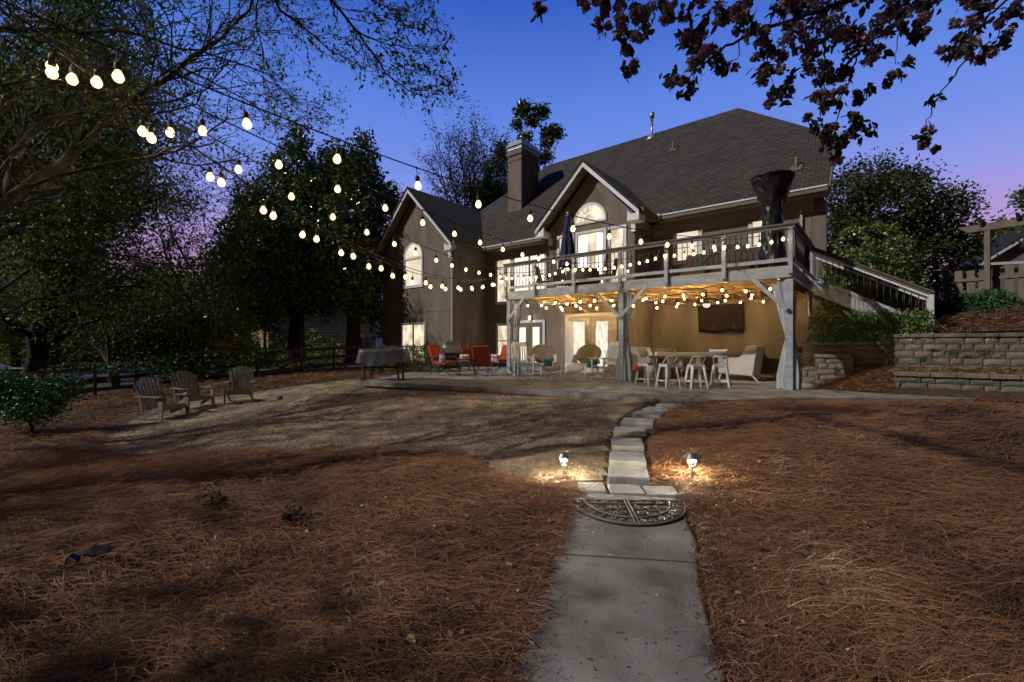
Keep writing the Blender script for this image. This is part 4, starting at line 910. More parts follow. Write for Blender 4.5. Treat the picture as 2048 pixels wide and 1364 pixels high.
pillow(1184, 727, 14.4, m_teal, 'teal pillow on the right lounge chair', (.36, .18, .30), rz=-.5)
# leaning closed board behind the right lounge
p = onz(1163, 747, -.03); t = thing('folded_chair', 'folded tan canvas chair leaning behind the right lounge chair', 'chair', (p.x+.1, p.y+.9, -.03), YAW)
mb = MB(); mb.beam((0, 0, .3), (-.13, .1, 1.05), .24, .05, up=(0, 1, 0)); part('canvas', mb, m_tan, t, bevel=.01); mb = MB(); mb.beam((0.06, .03, 0), (-.02, .06, .5), .03, .03); part('leg', mb, m_tan, t); mb = MB(); mb.beam((-.10, .03, 0), (-.08, .06, .5), .03, .03); part('leg', mb, m_tan, t)
# small side table by the left rocker
p = onz(1068, 744, -.03); t = thing('side_table', 'small round side table between the left rocker and lounge chair', 'side table', (p.x, p.y, -.03))
mb = MB(); mb.lathe([(.24, .44), (.25, .45), (.25, .475), (.24, .48)], (0, 0, 0), 20); part('table_top', mb, mat('dark_wood', (.07, .045, .03), .6), t); mb = MB(); mb.lathe([(.16, 0), (.15, .02), (.03, .05), (.03, .44)], (0, 0, 0), 14); part('pedestal', mb, mat('dark_wood', (.07, .045, .03)), t)

# orange cushioned spring chairs
m_or = mat('orange_canvas', (.30, .032, .006), .85, (.42, .055, .010), 5, .2, 40)
def orange(px, py, rz, lb):
    c = onz(px, py, -.03); t = thing('patio_chair', lb, 'patio chair', (c.x, c.y, -.03), rz, 'orange cushioned patio chairs')
    mb = MB(); mb.box((0, -.02, .42), (.56, .58, .13)); part('seat_cushion', mb, m_or, t, bevel=.035)
    mb = MB(); mb.beam((0, .27, .46), (0, .47, 1.02), .56, .12, up=(0, 1, 0)); part('back_cushion', mb, m_or, t, bevel=.035)
    mb = MB(); mb.tube([(-.30, .34, .40), (-.30, .56, 1.02), (.30, .56, 1.02), (.30, .34, .40)], .014, 6)
    for k in range(5): x = -.2+.1*k; mb.tube([(x, .35, .42), (x, .56, 1.02)], .008, 5)
    mb.tube([(-.29, -.3, .35), (.29, -.3, .35), (.29, .33, .35), (-.29, .33, .35), (-.29, -.3, .35)], .014, 6); part('frame', mb, m_black, t)
    for s in (-1, 1):
        mb = MB(); mb.tube([(s*.31, -.28, .35), (s*.32, -.3, .60), (s*.32, -.2, .64), (s*.32, .3, .63), (s*.31, .42, .62)], .014, 6); part('armrest', mb, m_black, t)
        mb = MB(); mb.tube([(s*.24, -.42, 0), (s*.24, -.34, .08), (s*.22, -.1, .2), (s*.22, .1, .2), (s*.24, .38, .06), (s*.24, .44, 0)], .013, 6); part('base_rail', mb, m_black, t)
        mb = MB(); mb.tube([(s*.16, -.12, .2), (s*.16, -.05, .27), (s*.16, .02, .34)], .02, 6); part('spring', mb, m_black, t)
    return t
orange(888, 750, YAW+R(62), 'leftmost orange cushioned patio chair, seen from its side'); orange(927, 741, YAW+R(8), 'orange cushioned chair in front of the gas grill'); orange(966, 751, YAW+R(172), 'orange cushioned chair turned with its slatted black back to the camera'); orange(998, 744, YAW-R(48), 'orange cushioned chair behind the left deck post')
pillow(929, 716, 16.5, m_flor, 'floral pillow on the orange chair by the grill', (.38, .14, .30)); pillow(990, 717, 16.6, m_flor, 'floral pillow on the orange chair behind the deck post', (.34, .14, .34), rz=-.6); pillow(884, 717, 14.9, mat('blue_print', (.08, .11, .2), .8, (.4, .42, .5), 14), 'blue print pillow on the leftmost orange chair', (.18, .36, .30), rz=.4)
c = onz(935, 752, -.03); t = thing('coffee_table', 'black metal coffee table among the orange chairs', 'table', (c.x, c.y, -.03), YAW)
mb = MB(); mb.box((0, 0, .55), (.62, .5, .03)); part('table_top', mb, m_black, t)
for x in (-.27, .27):
    for y in (-.2, .2): mb = MB(); mb.tube([(x, y, .55), (x*.8, y*.8, .3), (x*1.1, y*1.1, 0)], .014, 6); part('leg', mb, m_black, t)
# gas grill
m_ss = mat('stainless', (.30, .29, .27), .35, metal=.85)
c = onz(903, 740, -.03); t = thing('gas_grill', 'stainless gas grill with domed hood in the corner by the left gable', 'grill', (c.x, c.y, -.03), YAW+R(16))
mb = MB(); mb.box((0, 0, .38), (.70, .5, .62)); part('cabinet', mb, m_black, t, bevel=.01)
mb = MB(); mb.box((0, -.04, .78), (.74, .56, .16)); part('control_panel', mb, m_ss, t, bevel=.01)
mb = MB()
def hood(a, b):
    x = -.37+.74*a; s = max(.02, 1-abs(x/.372)**5)**.5; th = math.pi*b; return Vector((x, -.02-.28*math.cos(th), .87+(.05+.30*math.sin(th))*s if 0 < b < 1 else .86))
mb.grid(hood, 26, 16); part('hood', mb, m_ss, t, bevel=.006)
mb = MB(); mb.tube([(-.24, -.30, 1.0), (-.24, -.345, 1.0), (.24, -.345, 1.0), (.24, -.30, 1.0)], .014, 8); part('hood_handle', mb, m_ss, t)
for s in (-1, 1): mb = MB(); mb.box((s*.55, -.02, .85), (.36, .46, .03)); mb.box((s*.42, -.02, .78), (.05, .4, .1)); part('side_shelf', mb, m_ss, t, bevel=.004)
for k in range(4): mb = MB(); mb.lathe([(.032, 0), (.028, .04), (.005, .045)], (-.24+.16*k, -.325, .78), 12, M=Matrix.Rotation(R(90), 3, 'X')); part('knob', mb, m_ss, t)
for x in (-.3, .3): mb = MB(); mb.lathe([(.05, -.02), (.05, .02)], (x, -.18, .05), 12, M=Matrix.Rotation(R(90), 3, 'Y')); part('wheel', mb, m_black, t)
# covered table on wheeled legs
m_cov = mat('grey_vinyl_cover', (.035, .04, .055), .45, (.06, .064, .085), 3, .5, 8, spec=.5)
c = onz(770, 758, -.03); Yc = 13.4; c = c2w((768-1024)/F*Yc, Yc, -.03)
t = thing('covered_table', 'long game table under a draped grey cover at the left end of the patio', 'table', (c.x, c.y, -.05), YAW-R(2))
mb = MB()
def cov(a, b):
    th = a*2*math.pi; L2, W2 = .68, .40; cx, sx_ = math.cos(th), math.sin(th); q = (abs(cx)**5+abs(sx_)**5)**(-1/5)
    if b < .35: f = b/.35; return Vector((L2*q*cx*f, W2*q*sx_*f, .93+.02*math.sin(4*th)-.01*f))
    f = (b-.35)/.65; fl = 1+.10*f+.035*f*math.sin(13*th)+.02*f*math.sin(7*th+1); hem = .40+.05*math.sin(3*th+1)+.03*math.sin(9*th)
    return Vector((L2*q*cx*fl, W2*q*sx_*fl, .92-(hem)*f))
mb.grid(cov, 96, 16, close_u=True); part('cover', mb, m_cov, t)
for x, y in [(-.48, -.26), (.50, -.26), (-.46, .26), (.50, .26)]:
    mb = MB(); mb.beam((x, y, .55), (x, y, .07), .05, .05); lg = part('leg', mb, m_black, t); mb = MB(); mb.lathe([(.04, -.02), (.04, .02)], (x, y, .04), 12, M=Matrix.Rotation(R(90), 3, 'X')); part('wheel', mb, m_black, lg)
mb = MB(); mb.box((0, -.26, .40), (1.0, .03, .03)); mb.box((0, .26, .40), (1.0, .03, .03)); part('stretcher', mb, m_black, t)

# bar table and stools
c = onz(1365, 771, -.03); TY = 11.6; c = c2w((1368-1024)/F*TY, TY, -.03)
t = thing('bar_table', 'rustic wooden bar table with a thick pale raised plank, behind the white stools', 'table', (c.x, c.y, -.03), YAW-R(0))
m_rus = mat('rustic_wood', (.16, .095, .05), .8, (.26, .165, .09), 3, .4, 40, stretch=(.6, 5, 5)); m_pale = mat('pale_plank', (.42, .36, .27), .75, (.52, .45, .34), 3, .3, 40, stretch=(.6, 5, 5))
mb = MB(); mb.box((.03, .12, .735), (2.05, .68, .05)); part('table_top', mb, m_rus, t, bevel=.005)
mb = MB(); mb.box((.0, -.10, .805), (1.5, .22, .09)); part('raised_plank', mb, m_pale, t, bevel=.006)
for s in (-.52, .72): mb = MB(); mb.box((s, .12, .355), (.10, .52, .71)); mb.box((s, .12, .04), (.2, .62, .07)); part('leg', mb, m_rus, t, bevel=.006)
mb = MB(); mb.box((.1, .12, .44), (1.2, .10, .06)); part('stretcher', mb, m_pale, t)
m_stl = mat('white_steel', (.55, .57, .57), .4, (.64, .65, .65), 6)
m_seat = mat('stool_wood', (.30, .19, .10), .6)
def stool(px, py, rz, lb):
    c = onz(px, py, -.03); t = thing('bar_stool', lb, 'bar stool', (c.x, c.y+.15, -.03), YAW+rz, 'white metal bar stools at the bar table'); H_ = .56
    mb = MB(); mb.box((0, 0, H_-.01), (.31, .31, .03)); mb.box((0, 0, H_-.04), (.28, .28, .04)); part('seat_frame', mb, m_stl, t, bevel=.01)
    mb = MB(); mb.box((0, 0, H_+.013), (.29, .29, .016)); part('seat', mb, m_seat, t, bevel=.006)
    for sx in (-1, 1):
        for sy in (-1, 1): mb = MB(); mb.beam((sx*.13, sy*.13, H_-.03), (sx*.20, sy*.20, 0), .065, .05, up=(sx, sy, 0), w2=.028, h2=.028); part('leg', mb, m_stl, t)
    for a, b in [((-1, -1), (1, -1)), ((1, -1), (1, 1)), ((1, 1), (-1, 1)), ((-1, 1), (-1, -1))]: mb = MB(); mb.beam((a[0]*.175, a[1]*.175, .17), (b[0]*.175, b[1]*.175, .17), .012, .03); part('footrest', mb, m_stl, t)
    mb = MB(); mb.tube([(-.145, .02, H_), (-.155, -.16, H_+.18), (-.14, -.175, H_+.20), (.14, -.175, H_+.20), (.155, -.16, H_+.18), (.145, .02, H_)], .013, 8); part('back_rail', mb, m_stl, t)
    mb = MB(); mb.beam((0, -.135, H_), (0, -.175, H_+.20), .10, .008, up=(0, 1, 0)); part('back_plate', mb, m_stl, t); return t
stool(1288, 772, R(38), 'leftmost white metal bar stool'); stool(1331, 776, R(18), 'second white metal bar stool from the left'); stool(1388, 778, R(0), 'third white bar stool, square on to the camera'); stool(1437, 777, R(-22), 'rightmost white metal bar stool, next to the white armchair')
pillow(1436, 706, 12.0, mat('white_pillow', (.62, .6, .62), .8), 'white pillow standing on the right end of the bar table', (.52, .14, .22), rz=0)
mb = MB(); mb.sphere((0, 0, 0), .07, 14, 8, (1.6, .8, .7)); o = part('cushion', mb, mat('peach', (.5, .2, .12), .8)); o.location = at(1429, 710, 11.75); tag(o, 'small peach cushion in front of the white pillow', 'cushion')

# white high backed armchair and wicker chairs
def armchair(loc, rz, lb, m, h=1.0, w_=.72, d=.85, group=None, name='armchair'):
    t = thing(name, lb, 'armchair', loc, rz, group)
    side = [(-d/2, .22), (d/2-.05, .16), (d/2+.10, h), (d/2-.18, h*.99), (d/2-.24, .88*h), (d/2-.32, .70*h), (d/2-.42, .65*h), (-d/2, .66*h)]
    for s in (-1, 1): mb = MB(); mb.prism(side, (s*w_/2-(.03 if s < 0 else .03), 0, 0), (0, 1, 0), (0, 0, 1), (.06, 0, 0)); part('side_panel', mb, m, t, bevel=.008)
    mb = MB()
    mb.prism([(d/2-.07, .17), (d/2-.01, .17), (d/2+.105, h-.01), (d/2-.02, h-.01)], (-w_/2+.035, 0, 0), (0, 1, 0), (0, 0, 1), (w_-.07, 0, 0)); part('backrest', mb, m, t)
    mb = MB(); mb.box((0, -.04, .36), (w_-.08, d-.16, .14)); part('seat', mb, m, t, bevel=.02)
    for x in (-1, 1):
        mb = MB(); mb.beam((x*w_/2*.92, -d/2+.06, .22), (x*w_/2*.94, -d/2, 0), .05, .05, w2=.03, h2=.03); part('leg', mb, m, t)
        mb = MB(); mb.beam((x*w_/2*.92, d/2-.08, .2), (x*w_/2*.96, d/2+.10, 0), .05, .05, w2=.03, h2=.03); part('leg', mb, m, t)
    return t
p = c2w(6.68, 13.35, -.03); armchair((p.x, p.y, -.03), YAW-R(131), 'large white high backed armchair seen from behind, right of the stools', mat('white_slipcover', (.44, .43, .40), .8, (.50, .49, .46), 3, .1, 30), h=1.02, w_=.80, d=.95)
p = c2w(4.25, 14.0, -.03); armchair((p.x, p.y, -.03), YAW+R(40), 'white wicker armchair at the left end of the bar table', m_wic, h=.98, group='wicker armchairs behind the bar table')
p = c2w(4.95, 14.6, -.03); armchair((p.x, p.y, -.03), YAW+R(0), 'darker wicker armchair against the wall behind the bar table', m_wic, h=.92, group='wicker armchairs behind the bar table')
m_dkw = mat('dark_wicker', (.012, .011, .010), .6, (.03, .027, .024), 60, .5, 80)
p = c2w(7.55, 13.6, -.03); armchair((p.x, p.y, -.03), YAW+R(75), 'dark wicker armchair behind the white armchair', m_dkw, h=.95, w_=.6, d=.7, group='dark wicker armchairs in the corner')
p = c2w(8.2, 12.75, -.03); armchair((p.x, p.y, -.03), YAW-R(75), 'dark wicker armchair in the right corner beside the stone wall', m_dkw, h=1.0, w_=.6, d=.7, group='dark wicker armchairs in the corner')
m_str = mat('striped_cloth', (.5, .47, .4), .8, (.03, .03, .03), 3, detail=0, stretch=(.3, .3, 12), ramp=(.48, .52))
pillow(1601, 718, 12.7, m_str, 'striped pillow on the dark corner armchair', (.36, .16, .36), rz=-.4); pillow(1569, 722, 13.4, m_str, 'striped pillow half hidden behind the right curtain', (.30, .14, .34), rz=.8)
mb = MB(); p = onz(1276, 764, -.03); t = thing('storage_basket', 'brown woven basket with a red cushion beside the leftmost stool', 'basket', (p.x, p.y+.1, -.03), YAW)
mb.lathe([(.17, 0), (.21, .38), (.215, .4), (.20, .4), (.19, .36)], (0, 0, 0), 4, M=Matrix.Rotation(R(45), 3, 'Z'), sm=False); part('basket', mb, mat('brown_wicker', (.05, .03, .02), .8, (.09, .055, .035), 50, .8, 60), t)
o = pillow(1276, 735, 11.6, mat('red_cloth', (.4, .03, .01), .8), 'red cushion lying in the woven basket', (.30, .26, .12))

# ============================================================ YARD THINGS
m_adi = mat('weathered_resin', (.125, .108, .098), .7, (.19, .165, .15), 4, .3, 40, stretch=(1, 1, 4))
def adirondack(px, py, rz, lb, Y=None):
    X, Yc = gcam(px, py)
    if Y: Yc = Y; X = (px-1024)/F*Y
    z = float(gz(np.array(X), np.array(Yc))); p = c2w(X, Yc, z-.01); t = thing('adirondack_chair', lb, 'adirondack chair', p, YAW+rz, 'adirondack chairs on the lawn')
    n = 7
    mb = MB()
    for k in range(n):
        f = (k-(n-1)/2)/((n-1)/2); x0 = f*.20; x1 = f*.29; top = .70-.14*f*f; y0, z0 = .20, .24
        pts = [(x0, y0-.03*f*f, z0), (x0+(x1-x0)*.5, y0+.17-.04*f*f, z0+.34), (x1, y0+.36-.05*f*f, z0+top+.08)]
        for a, b, wa, wb in ((pts[0], pts[1], .052, .062), (pts[1], pts[2], .062, .076)): mb.beam(a, b, wa, .02, up=(0, 1, 0), w2=wb)
    mb.beam((-.24, .42, .60), (.24, .42, .60), .02, .05); mb.beam((-.2, .27, .3), (.2, .27, .3), .02, .05)
    part('backrest', mb, m_adi, t)
    mb = MB()
    for k in range(6): y = -.34+.095*k; z_ = .36-.028*k; mb.beam((-.26, y, z_), (.26, y, z_), .085, .02)
    mb.box((0, -.38, .33), (.54, .02, .10)); part('seat', mb, m_adi, t)
    for s in (-1, 1):
        mb = MB(); mb.prism([(-.42, 0), (-.42, .02), (.36, .02), (.36, 0)], (s*.33-.07, 0, .57), (0, 1, 0), (0, 0, 1), (.14, 0, 0)); part('armrest', mb, m_adi, t, bevel=.012)
        mb = MB(); mb.beam((s*.31, -.36, .57), (s*.335, -.40, 0), .03, .15, up=(0, 1, 0), h2=.10); part('leg', mb, m_adi, t)
        mb = MB(); mb.beam((s*.27, -.34, .32), (s*.29, .47, .0), .03, .11, up=(0, 0, 1), h2=.07); part('leg', mb, m_adi, t)
        mb = MB(); mb.beam((s*.28, .34, .56), (s*.28, .26, .2), .03, .05, up=(0, 1, 0)); part('arm_support', mb, m_adi, t)
    return t
adirondack(325, 838, R(74), 'nearest brown adirondack chair, seen from its side at the left of the three'); adirondack(385, 818, R(58), 'middle brown adirondack chair of the three'); adirondack(480, 804, R(26), 'rightmost brown adirondack chair, standing apart by the fence')
# solar path lanterns with a real lamp inside
m_glow = bulbmat('path_glow', 1900, (1, .84, .58))
def pathlight(px, py, lb, Y, zb):
    p = c2w((px-1024)/F*Y, Y, zb-.0); t = thing('path_light', lb, 'path light', p, 0, 'solar path lights beside the doormat')
    mb = MB(); mb.tube([(0, 0, -.05), (0, 0, .10)], .009, 8); part('stake', mb, m_ss, t)
    mb = MB(); mb.lathe([(.020, .095), (.026, .10), (.026, .108), (.020, .112)], (0, 0, 0), 16)
    for k in range(6): a = k*1.047; mb.tube([(.026*math.cos(a), .026*math.sin(a), .105), (.044*math.cos(a), .044*math.sin(a), .185)], .0028, 5)
    part('lantern_cage', mb, m_ss, t)
    mb = MB(); mb.lathe([(.076, .180), (.074, .186), (.045, .205), (.043, .222), (.020, .226)], (0, 0, 0), 20); part('lamp_cap', mb, m_ss, t)
    mb = MB(); mb.sphere((0, 0, .155), .018, 10, 8); part('bulb', mb, m_glow, t)
pathlight(1128, 945, 'solar path light glowing at the left of the doormat', 4.15, -.20); pathlight(1384, 960, 'solar path light glowing at the right of the doormat', 4.0, -.17)
# doormat: half round black rubber with raised bronze scrolls
a = onz(1140, 1000, -.185); b = onz(1367, 1006, -.185); cc = onz(1251, 1001, -.185); Rm = .432
t = thing('doormat', 'half round black rubber doormat with raised scroll pattern on the path', 'doormat', (cc.x, cc.y, -.192), YAW-R(4))
mb = MB(); n = 40; mb.prism([(Rm*math.cos(math.pi+math.pi*i/n), 1.12*Rm*math.sin(math.pi+math.pi*i/n)) for i in range(n+1)], (0, 0, 0), (1, 0, 0), (0, 1, 0), (0, 0, .010)); part('mat_base', mb, mat('rubber', (.018, .014, .011), .7), t)
m_rel = mat('worn_rubber', (.12, .10, .082), .6, (.17, .145, .12), 20); KY = 1.12
mb = MB(); zt = .012
def rib(pts, r=.0065): mb.tube([(x, y, zt) for x, y in pts], r, 5)
def ell(r, a0=180, a1=360, n=40): return [(r*math.cos(R(a0+(a1-a0)*i/n)), KY*r*math.sin(R(a0+(a1-a0)*i/n))) for i in range(n+1)]
rib(ell(Rm-.006), .007); rib(ell(Rm*.985-.02), .003); rib(ell(Rm*.73), .008); rib([(-Rm, -.006), (Rm, -.006)], .006); rib([(-Rm*.72, -.075), (Rm*.72, -.075)], .005)
for x in (-.012, .012): rib([(x, -.004), (x, -KY*Rm+.005)], .007)
def spiral(cx, cy, r, a0, turns, sgn=1, rr=.005): rib([(cx+r*(1-.82*k/22)*math.cos(a0+sgn*turns*6.283*k/22), cy+r*(1-.82*k/22)*math.sin(a0+sgn*turns*6.283*k/22)) for k in range(23)], rr)
for k in range(16):
    a = R(188+164*(k+.0)/15); 
    if abs(math.cos(a)) < .08: continue
    r = Rm*.865; spiral(r*math.cos(a), KY*r*math.sin(a), .030, a+(0 if k % 2 else 3.14), 1.3, 1 if k % 2 else -1, .0045)
for k in (2, 5, 10, 13): a = R(188+164*(k+.5)/15); rib([(Rm*.75*math.cos(a), KY*Rm*.75*math.sin(a)), (Rm*.95*math.cos(a), KY*Rm*.95*math.sin(a))], .005)
for s in (-1, 1):
    for (x, y, r, a0, tn, sg) in [(x*.92, y*1.22, r, a, b_, c_) for x, y, r, a, b_, c_ in [(.10, -.04, .028, 0, 1.2, 1), (.18, -.04, .026, 3, 1.2, -1), (.26, -.04, .026, 0, 1.2, 1), (.27, -.115, .032, 1, 1.3, -1), (.10, -.13, .05, 2, 1.0, 1), (.19, -.15, .045, 4, 1.4, -1), (.24, -.19, .03, 0, 1.3, 1), (.07, -.21, .045, 1, 1.3, -1), (.15, -.235, .038, 2, 1.4, 1), (.05, -.13, .03, 5, 1.0, 1)]]:
        spiral(s*x, y, r, a0 if s > 0 else math.pi-a0, tn, s*sg)
    for k in range(6): a = k*1.05; rib([(s*.12+.008*math.cos(a), -.165+.008*math.sin(a)), (s*.12+.03*math.cos(a), -.165+.025*math.sin(a))], .006)
part('scroll_relief', mb, m_rel, t)
# fallen spot lamp in the straw
X, Yc = gcam(180, 1168); z = float(gz(np.array(X), np.array(Yc)))+.02; p = c2w(X, Yc, z)
t = thing('spotlight', 'small black solar spotlight lying in the pine straw at the lower left', 'spotlight', p, YAW)
mb = MB(); mb.box((.03, .02, .085), (.11, .075, .012), M=Euler((.35, .08, 0)).to_matrix()); part('solar_panel', mb, m_black, t)
mb = MB(); mb.box((-.075, -.02, .045), (.05, .04, .075), M=Euler((.3, .5, .2)).to_matrix()); part('lamp_head', mb, mat('navy_plastic', (.01, .012, .03), .3), t, bevel=.006)
mb = MB(); mb.box((-.058, -.043, .055), (.035, .006, .035), M=Euler((.3, .5, .2)).to_matrix()); part('lens', mb, mat('clouded_lens', (.4, .45, .5), .2), t)
mb = MB(); mb.tube([(.03, .02, .08), (.03, .02, .0), (.03, .02, -.06)], .009, 6); mb.tube([(.03, .02, .03), (-.05, 0, .03)], .008, 6); part('stake', mb, m_black, t)
# ============================================================ PINE STRAW
m_straw = leafmat('pine_straw', (.028, .014, .008), (.33, .160, .072), (.58, .45, .31), rough=.75, trans=0, spec=.25)
m_straw2 = leafmat('lawn_thatch', (.09, .062, .036), (.24, .175, .105), (.36, .29, .2), rough=.9, trans=0, spec=.15)
def stuff_join(name, label, cat_, objs):
    bpy.ops.object.select_all(action='DESELECT')
    for o in objs: o.select_set(True)
    bpy.context.view_layer.objects.active = objs[0]; bpy.ops.object.join(); o = objs[0]; o.name = name; return tag(o, label, cat_, kind='stuff')
def scatter(n, r0, r1, a0, a1, power=1.0):
    """random camera frame points, density falling with distance"""
    u = rng.uniform(0, 1, n); r = r0*(r1/r0)**(u**power); a = rng.uniform(R(a0), R(a1), n); return r*np.sin(a), r*np.cos(a), r
obs = []
X, Y, rr = scatter(330000, 1.15, 19, -60, 60, .92)
k = rng.uniform(0, 1, len(X)) < strawmask(X, Y)*np.clip(.85+.5*nz(X, Y, 3.5, 77), .3, 1.1) + np.where((pdist(X, Y, PATH) < .06) & ~inpoly(X, Y, PATH), .5, 0)
k &= ~inpoly(X, Y, LAWN) | (pdist(X, Y, LAWN) < .06); k &= ~((Y > 12.2) & (X > -3)); k &= ~((X > 7.5) & (Y > 8.6))
X, Y, rr = X[k], Y[k], rr[k]; Z = gz(X, Y)+rng.uniform(0, 1, len(X))**1.3*.06*np.clip(strawmask(X, Y)+.2, 0, 1)
P = np.stack([ca*X-sa*Y, sa*X+ca*Y, Z], 1)
flow = 1.8*nz(X, Y, 1.6, 21)+1.3*nz(X, Y, 4, 8)+YAW
ang = np.where(rng.uniform(0, 1, len(X)) < .62, flow, rng.uniform(0, 6.28, len(X)))
wd = .0024+.0009*np.clip(rr-2, 0, 14)*.62
tone = np.clip(rng.uniform(0, 1, len(X))*.62+.22+.24*nz(X, Y, 3.1, 44)+.12*nz(X, Y, 9, 45), 0, 1)
obs.append(strands('pine_straw', P, .17+.016*np.clip(rr, 0, 8), wd, m_straw, ang=ang, lift=.32, curl=1.2, uvr=tone))
# straw spilling over the edges of the path
E_ = []
for a, b_, dn in [(PATH[i], PATH[(i+1) % len(PATH)], 1) for i in range(len(PATH))]:
    if min(a[1], b_[1]) < .5 and max(a[1], b_[1]) < 1.0: continue
    L_ = math.hypot(b_[0]-a[0], b_[1]-a[1]); nx, ny = (b_[1]-a[1])/L_, -(b_[0]-a[0])/L_; cxp = sum(p[0] for p in PATH)/len(PATH); mx_, my_ = (a[0]+b_[0])/2, (a[1]+b_[1])/2
    if bool(inpoly(np.array(mx_+nx*.02), np.array(my_+ny*.02), PATH)): nx, ny = -nx, -ny
    if abs(nx) < .5: continue
    for _ in range(int(1300*L_)):
        f = random.random(); o_ = abs(random.gauss(0, .06))+.0; E_.append(tuple(c2w(a[0]+(b_[0]-a[0])*f+nx*o_, a[1]+(b_[1]-a[1])*f+ny*o_, -.205+random.uniform(0, .035))))
obs.append(strands('pine_straw', np.array(E_), .10, .0026, m_straw, lift=.3, curl=1.8))
# banks and terrace straw on the right
n = 26000; u = rng.uniform(-1.2, 7, n); v = rng.uniform(12.95, 14.5, n); v = np.where(u < .2, rng.uniform(12.55, 14.5, n), v); zz = np.array([bank((a+1.35)/9, (b-12.4)/2.2).z for a, b in zip(u, v)])
obs.append(strands('pine_straw', np.stack([u, v, zz+rng.uniform(.0, .07, n)], 1), .26, .008, m_straw, lift=.4))
n = 30000; u = rng.uniform(.3, 9, n); v = rng.uniform(14.75, 20.5, n); zz = np.array([zter(a, b) for a, b in zip(u, v)])
obs.append(strands('pine_straw', np.stack([u, v, zz+rng.uniform(.02, .10, n)], 1), .28, .010, m_straw, lift=.4))
# straw under the hedge and along the fence
n = 26000; X = rng.uniform(-15, -3.2, n); Y = rng.uniform(12.5, 22, n); k = (~inpoly(X, Y, LAWN)) & (~inpoly(X, Y, PAT)); X, Y = X[k], Y[k]
obs.append(strands('pine_straw', np.stack([ca*X-sa*Y, sa*X+ca*Y, gz(X, Y)+rng.uniform(.0, .10, len(X))], 1), .3, .011, m_straw, lift=.4))
stuff_join('pine_straw', 'rust brown pine straw mulch spread over the beds around the lawn and path', 'pine straw', obs)
X, Y, rr = scatter(60000, 4.0, 15, -50, 12, .8); k = inpoly(X, Y, LAWN); X, Y, rr = X[k], Y[k], rr[k]
o = strands('dead_grass', np.stack([ca*X-sa*Y, sa*X+ca*Y, gz(X, Y)+.012], 1), .055, .004+.0006*rr, m_straw2, lift=.5, seg=2); tag(o, 'dry tan dead grass covering the lawn', 'grass', kind='stuff')
# fallen petals
X, Y, rr = scatter(1500, 2.0, 11, -38, 38, .8); X, Y = X[:], Y[:]
Z = gz(X, Y)+np.where(inpoly(X, Y, PATH), .05, np.where(inpoly(X, Y, LAWN), .03, .06)); Z = np.where(inpoly(X, Y, PAT), -.02, Z); k = rng.uniform(0, 1, len(X)) < np.where(inpoly(X, Y, LAWN), 1, .28); X, Y, Z = X[k], Y[k], Z[k]
o = leaves('fallen_petals', np.stack([ca*X-sa*Y, sa*X+ca*Y, Z], 1), .018, leafmat('petal_pale', (.35, .28, .3), (.62, .54, .56), trans=0), flat=.8, simple=True, wide=1.6); tag(o, 'pale cherry petals scattered on the lawn and straw', 'petals', kind='stuff')
X, Y, rr = scatter(420, 1.8, 10, -38, 38, .9); k = strawmask(X, Y) > .5; X, Y = X[k], Y[k]
o = leaves('fallen_leaves', np.stack([ca*X-sa*Y, sa*X+ca*Y, gz(X, Y)+.07], 1), .045, leafmat('leaf_dead', (.10, .05, .025), (.22, .13, .06), (.30, .28, .10), trans=0), flat=.6, wide=1.1); tag(o, 'scattered dead leaves lying on the pine straw', 'fallen leaves', kind='stuff')
# specks of dirt on the path
pts = []
for _ in range(260):
    y = random.uniform(1000, 1360); x = random.uniform(1040, 1440); p = onz(x, y, -.193); X, Y = w2c(p.x, p.y)
    if bool(inpoly(np.array(X), np.array(Y), PATH)): pts.append(tuple(p))
o = leaves('path_debris', pts, .014, leafmat('debris', (.02, .015, .01), (.05, .035, .02), trans=0), flat=.9, simple=True, wide=.8); tag(o, 'small dark bits of debris on the concrete path', 'debris', kind='stuff')

# ============================================================ TREES AND SHRUBS
m_bark = mat('bark_grey', (.012, .010, .008), .95, (.034, .028, .023), 7, 1.0, 30, detail=8, stretch=(1, 1, .3))
m_bark2 = mat('bark_dark', (.016, .013, .010), .95, (.04, .033, .027), 7, 1.0, 30, stretch=(1, 1, .3))
lf_maple = leafmat('leaf_maple', (.03, .065, .008), (.08, .13, .018), (.13, .18, .03), trans=.35)
lf_mag = leafmat('leaf_magnolia', (0.033, 0.072, 0.027), (0.120, 0.188, 0.063), (0.390, 0.285, 0.135), rough=.25, trans=.06, spec=.7)
lf_dark = leafmat('leaf_wood', (0.062, 0.100, 0.025), (0.163, 0.213, 0.050), (0.275, 0.300, 0.075), trans=.4)
lf_yel = leafmat('leaf_fresh', (0.108, 0.144, 0.024), (0.288, 0.324, 0.054), (0.432, 0.432, 0.084), trans=.45)
lf_cool = leafmat('leaf_cool', (0.034, 0.085, 0.042), (0.085, 0.162, 0.076), (0.190, 0.266, 0.152), trans=.2)
lf_red = leafmat('leaf_rust', (.05, .022, .014), (.10, .045, .03), (.06, .08, .02), trans=.3)
def npr(v): return v/(np.linalg.norm(v)+1e-9)
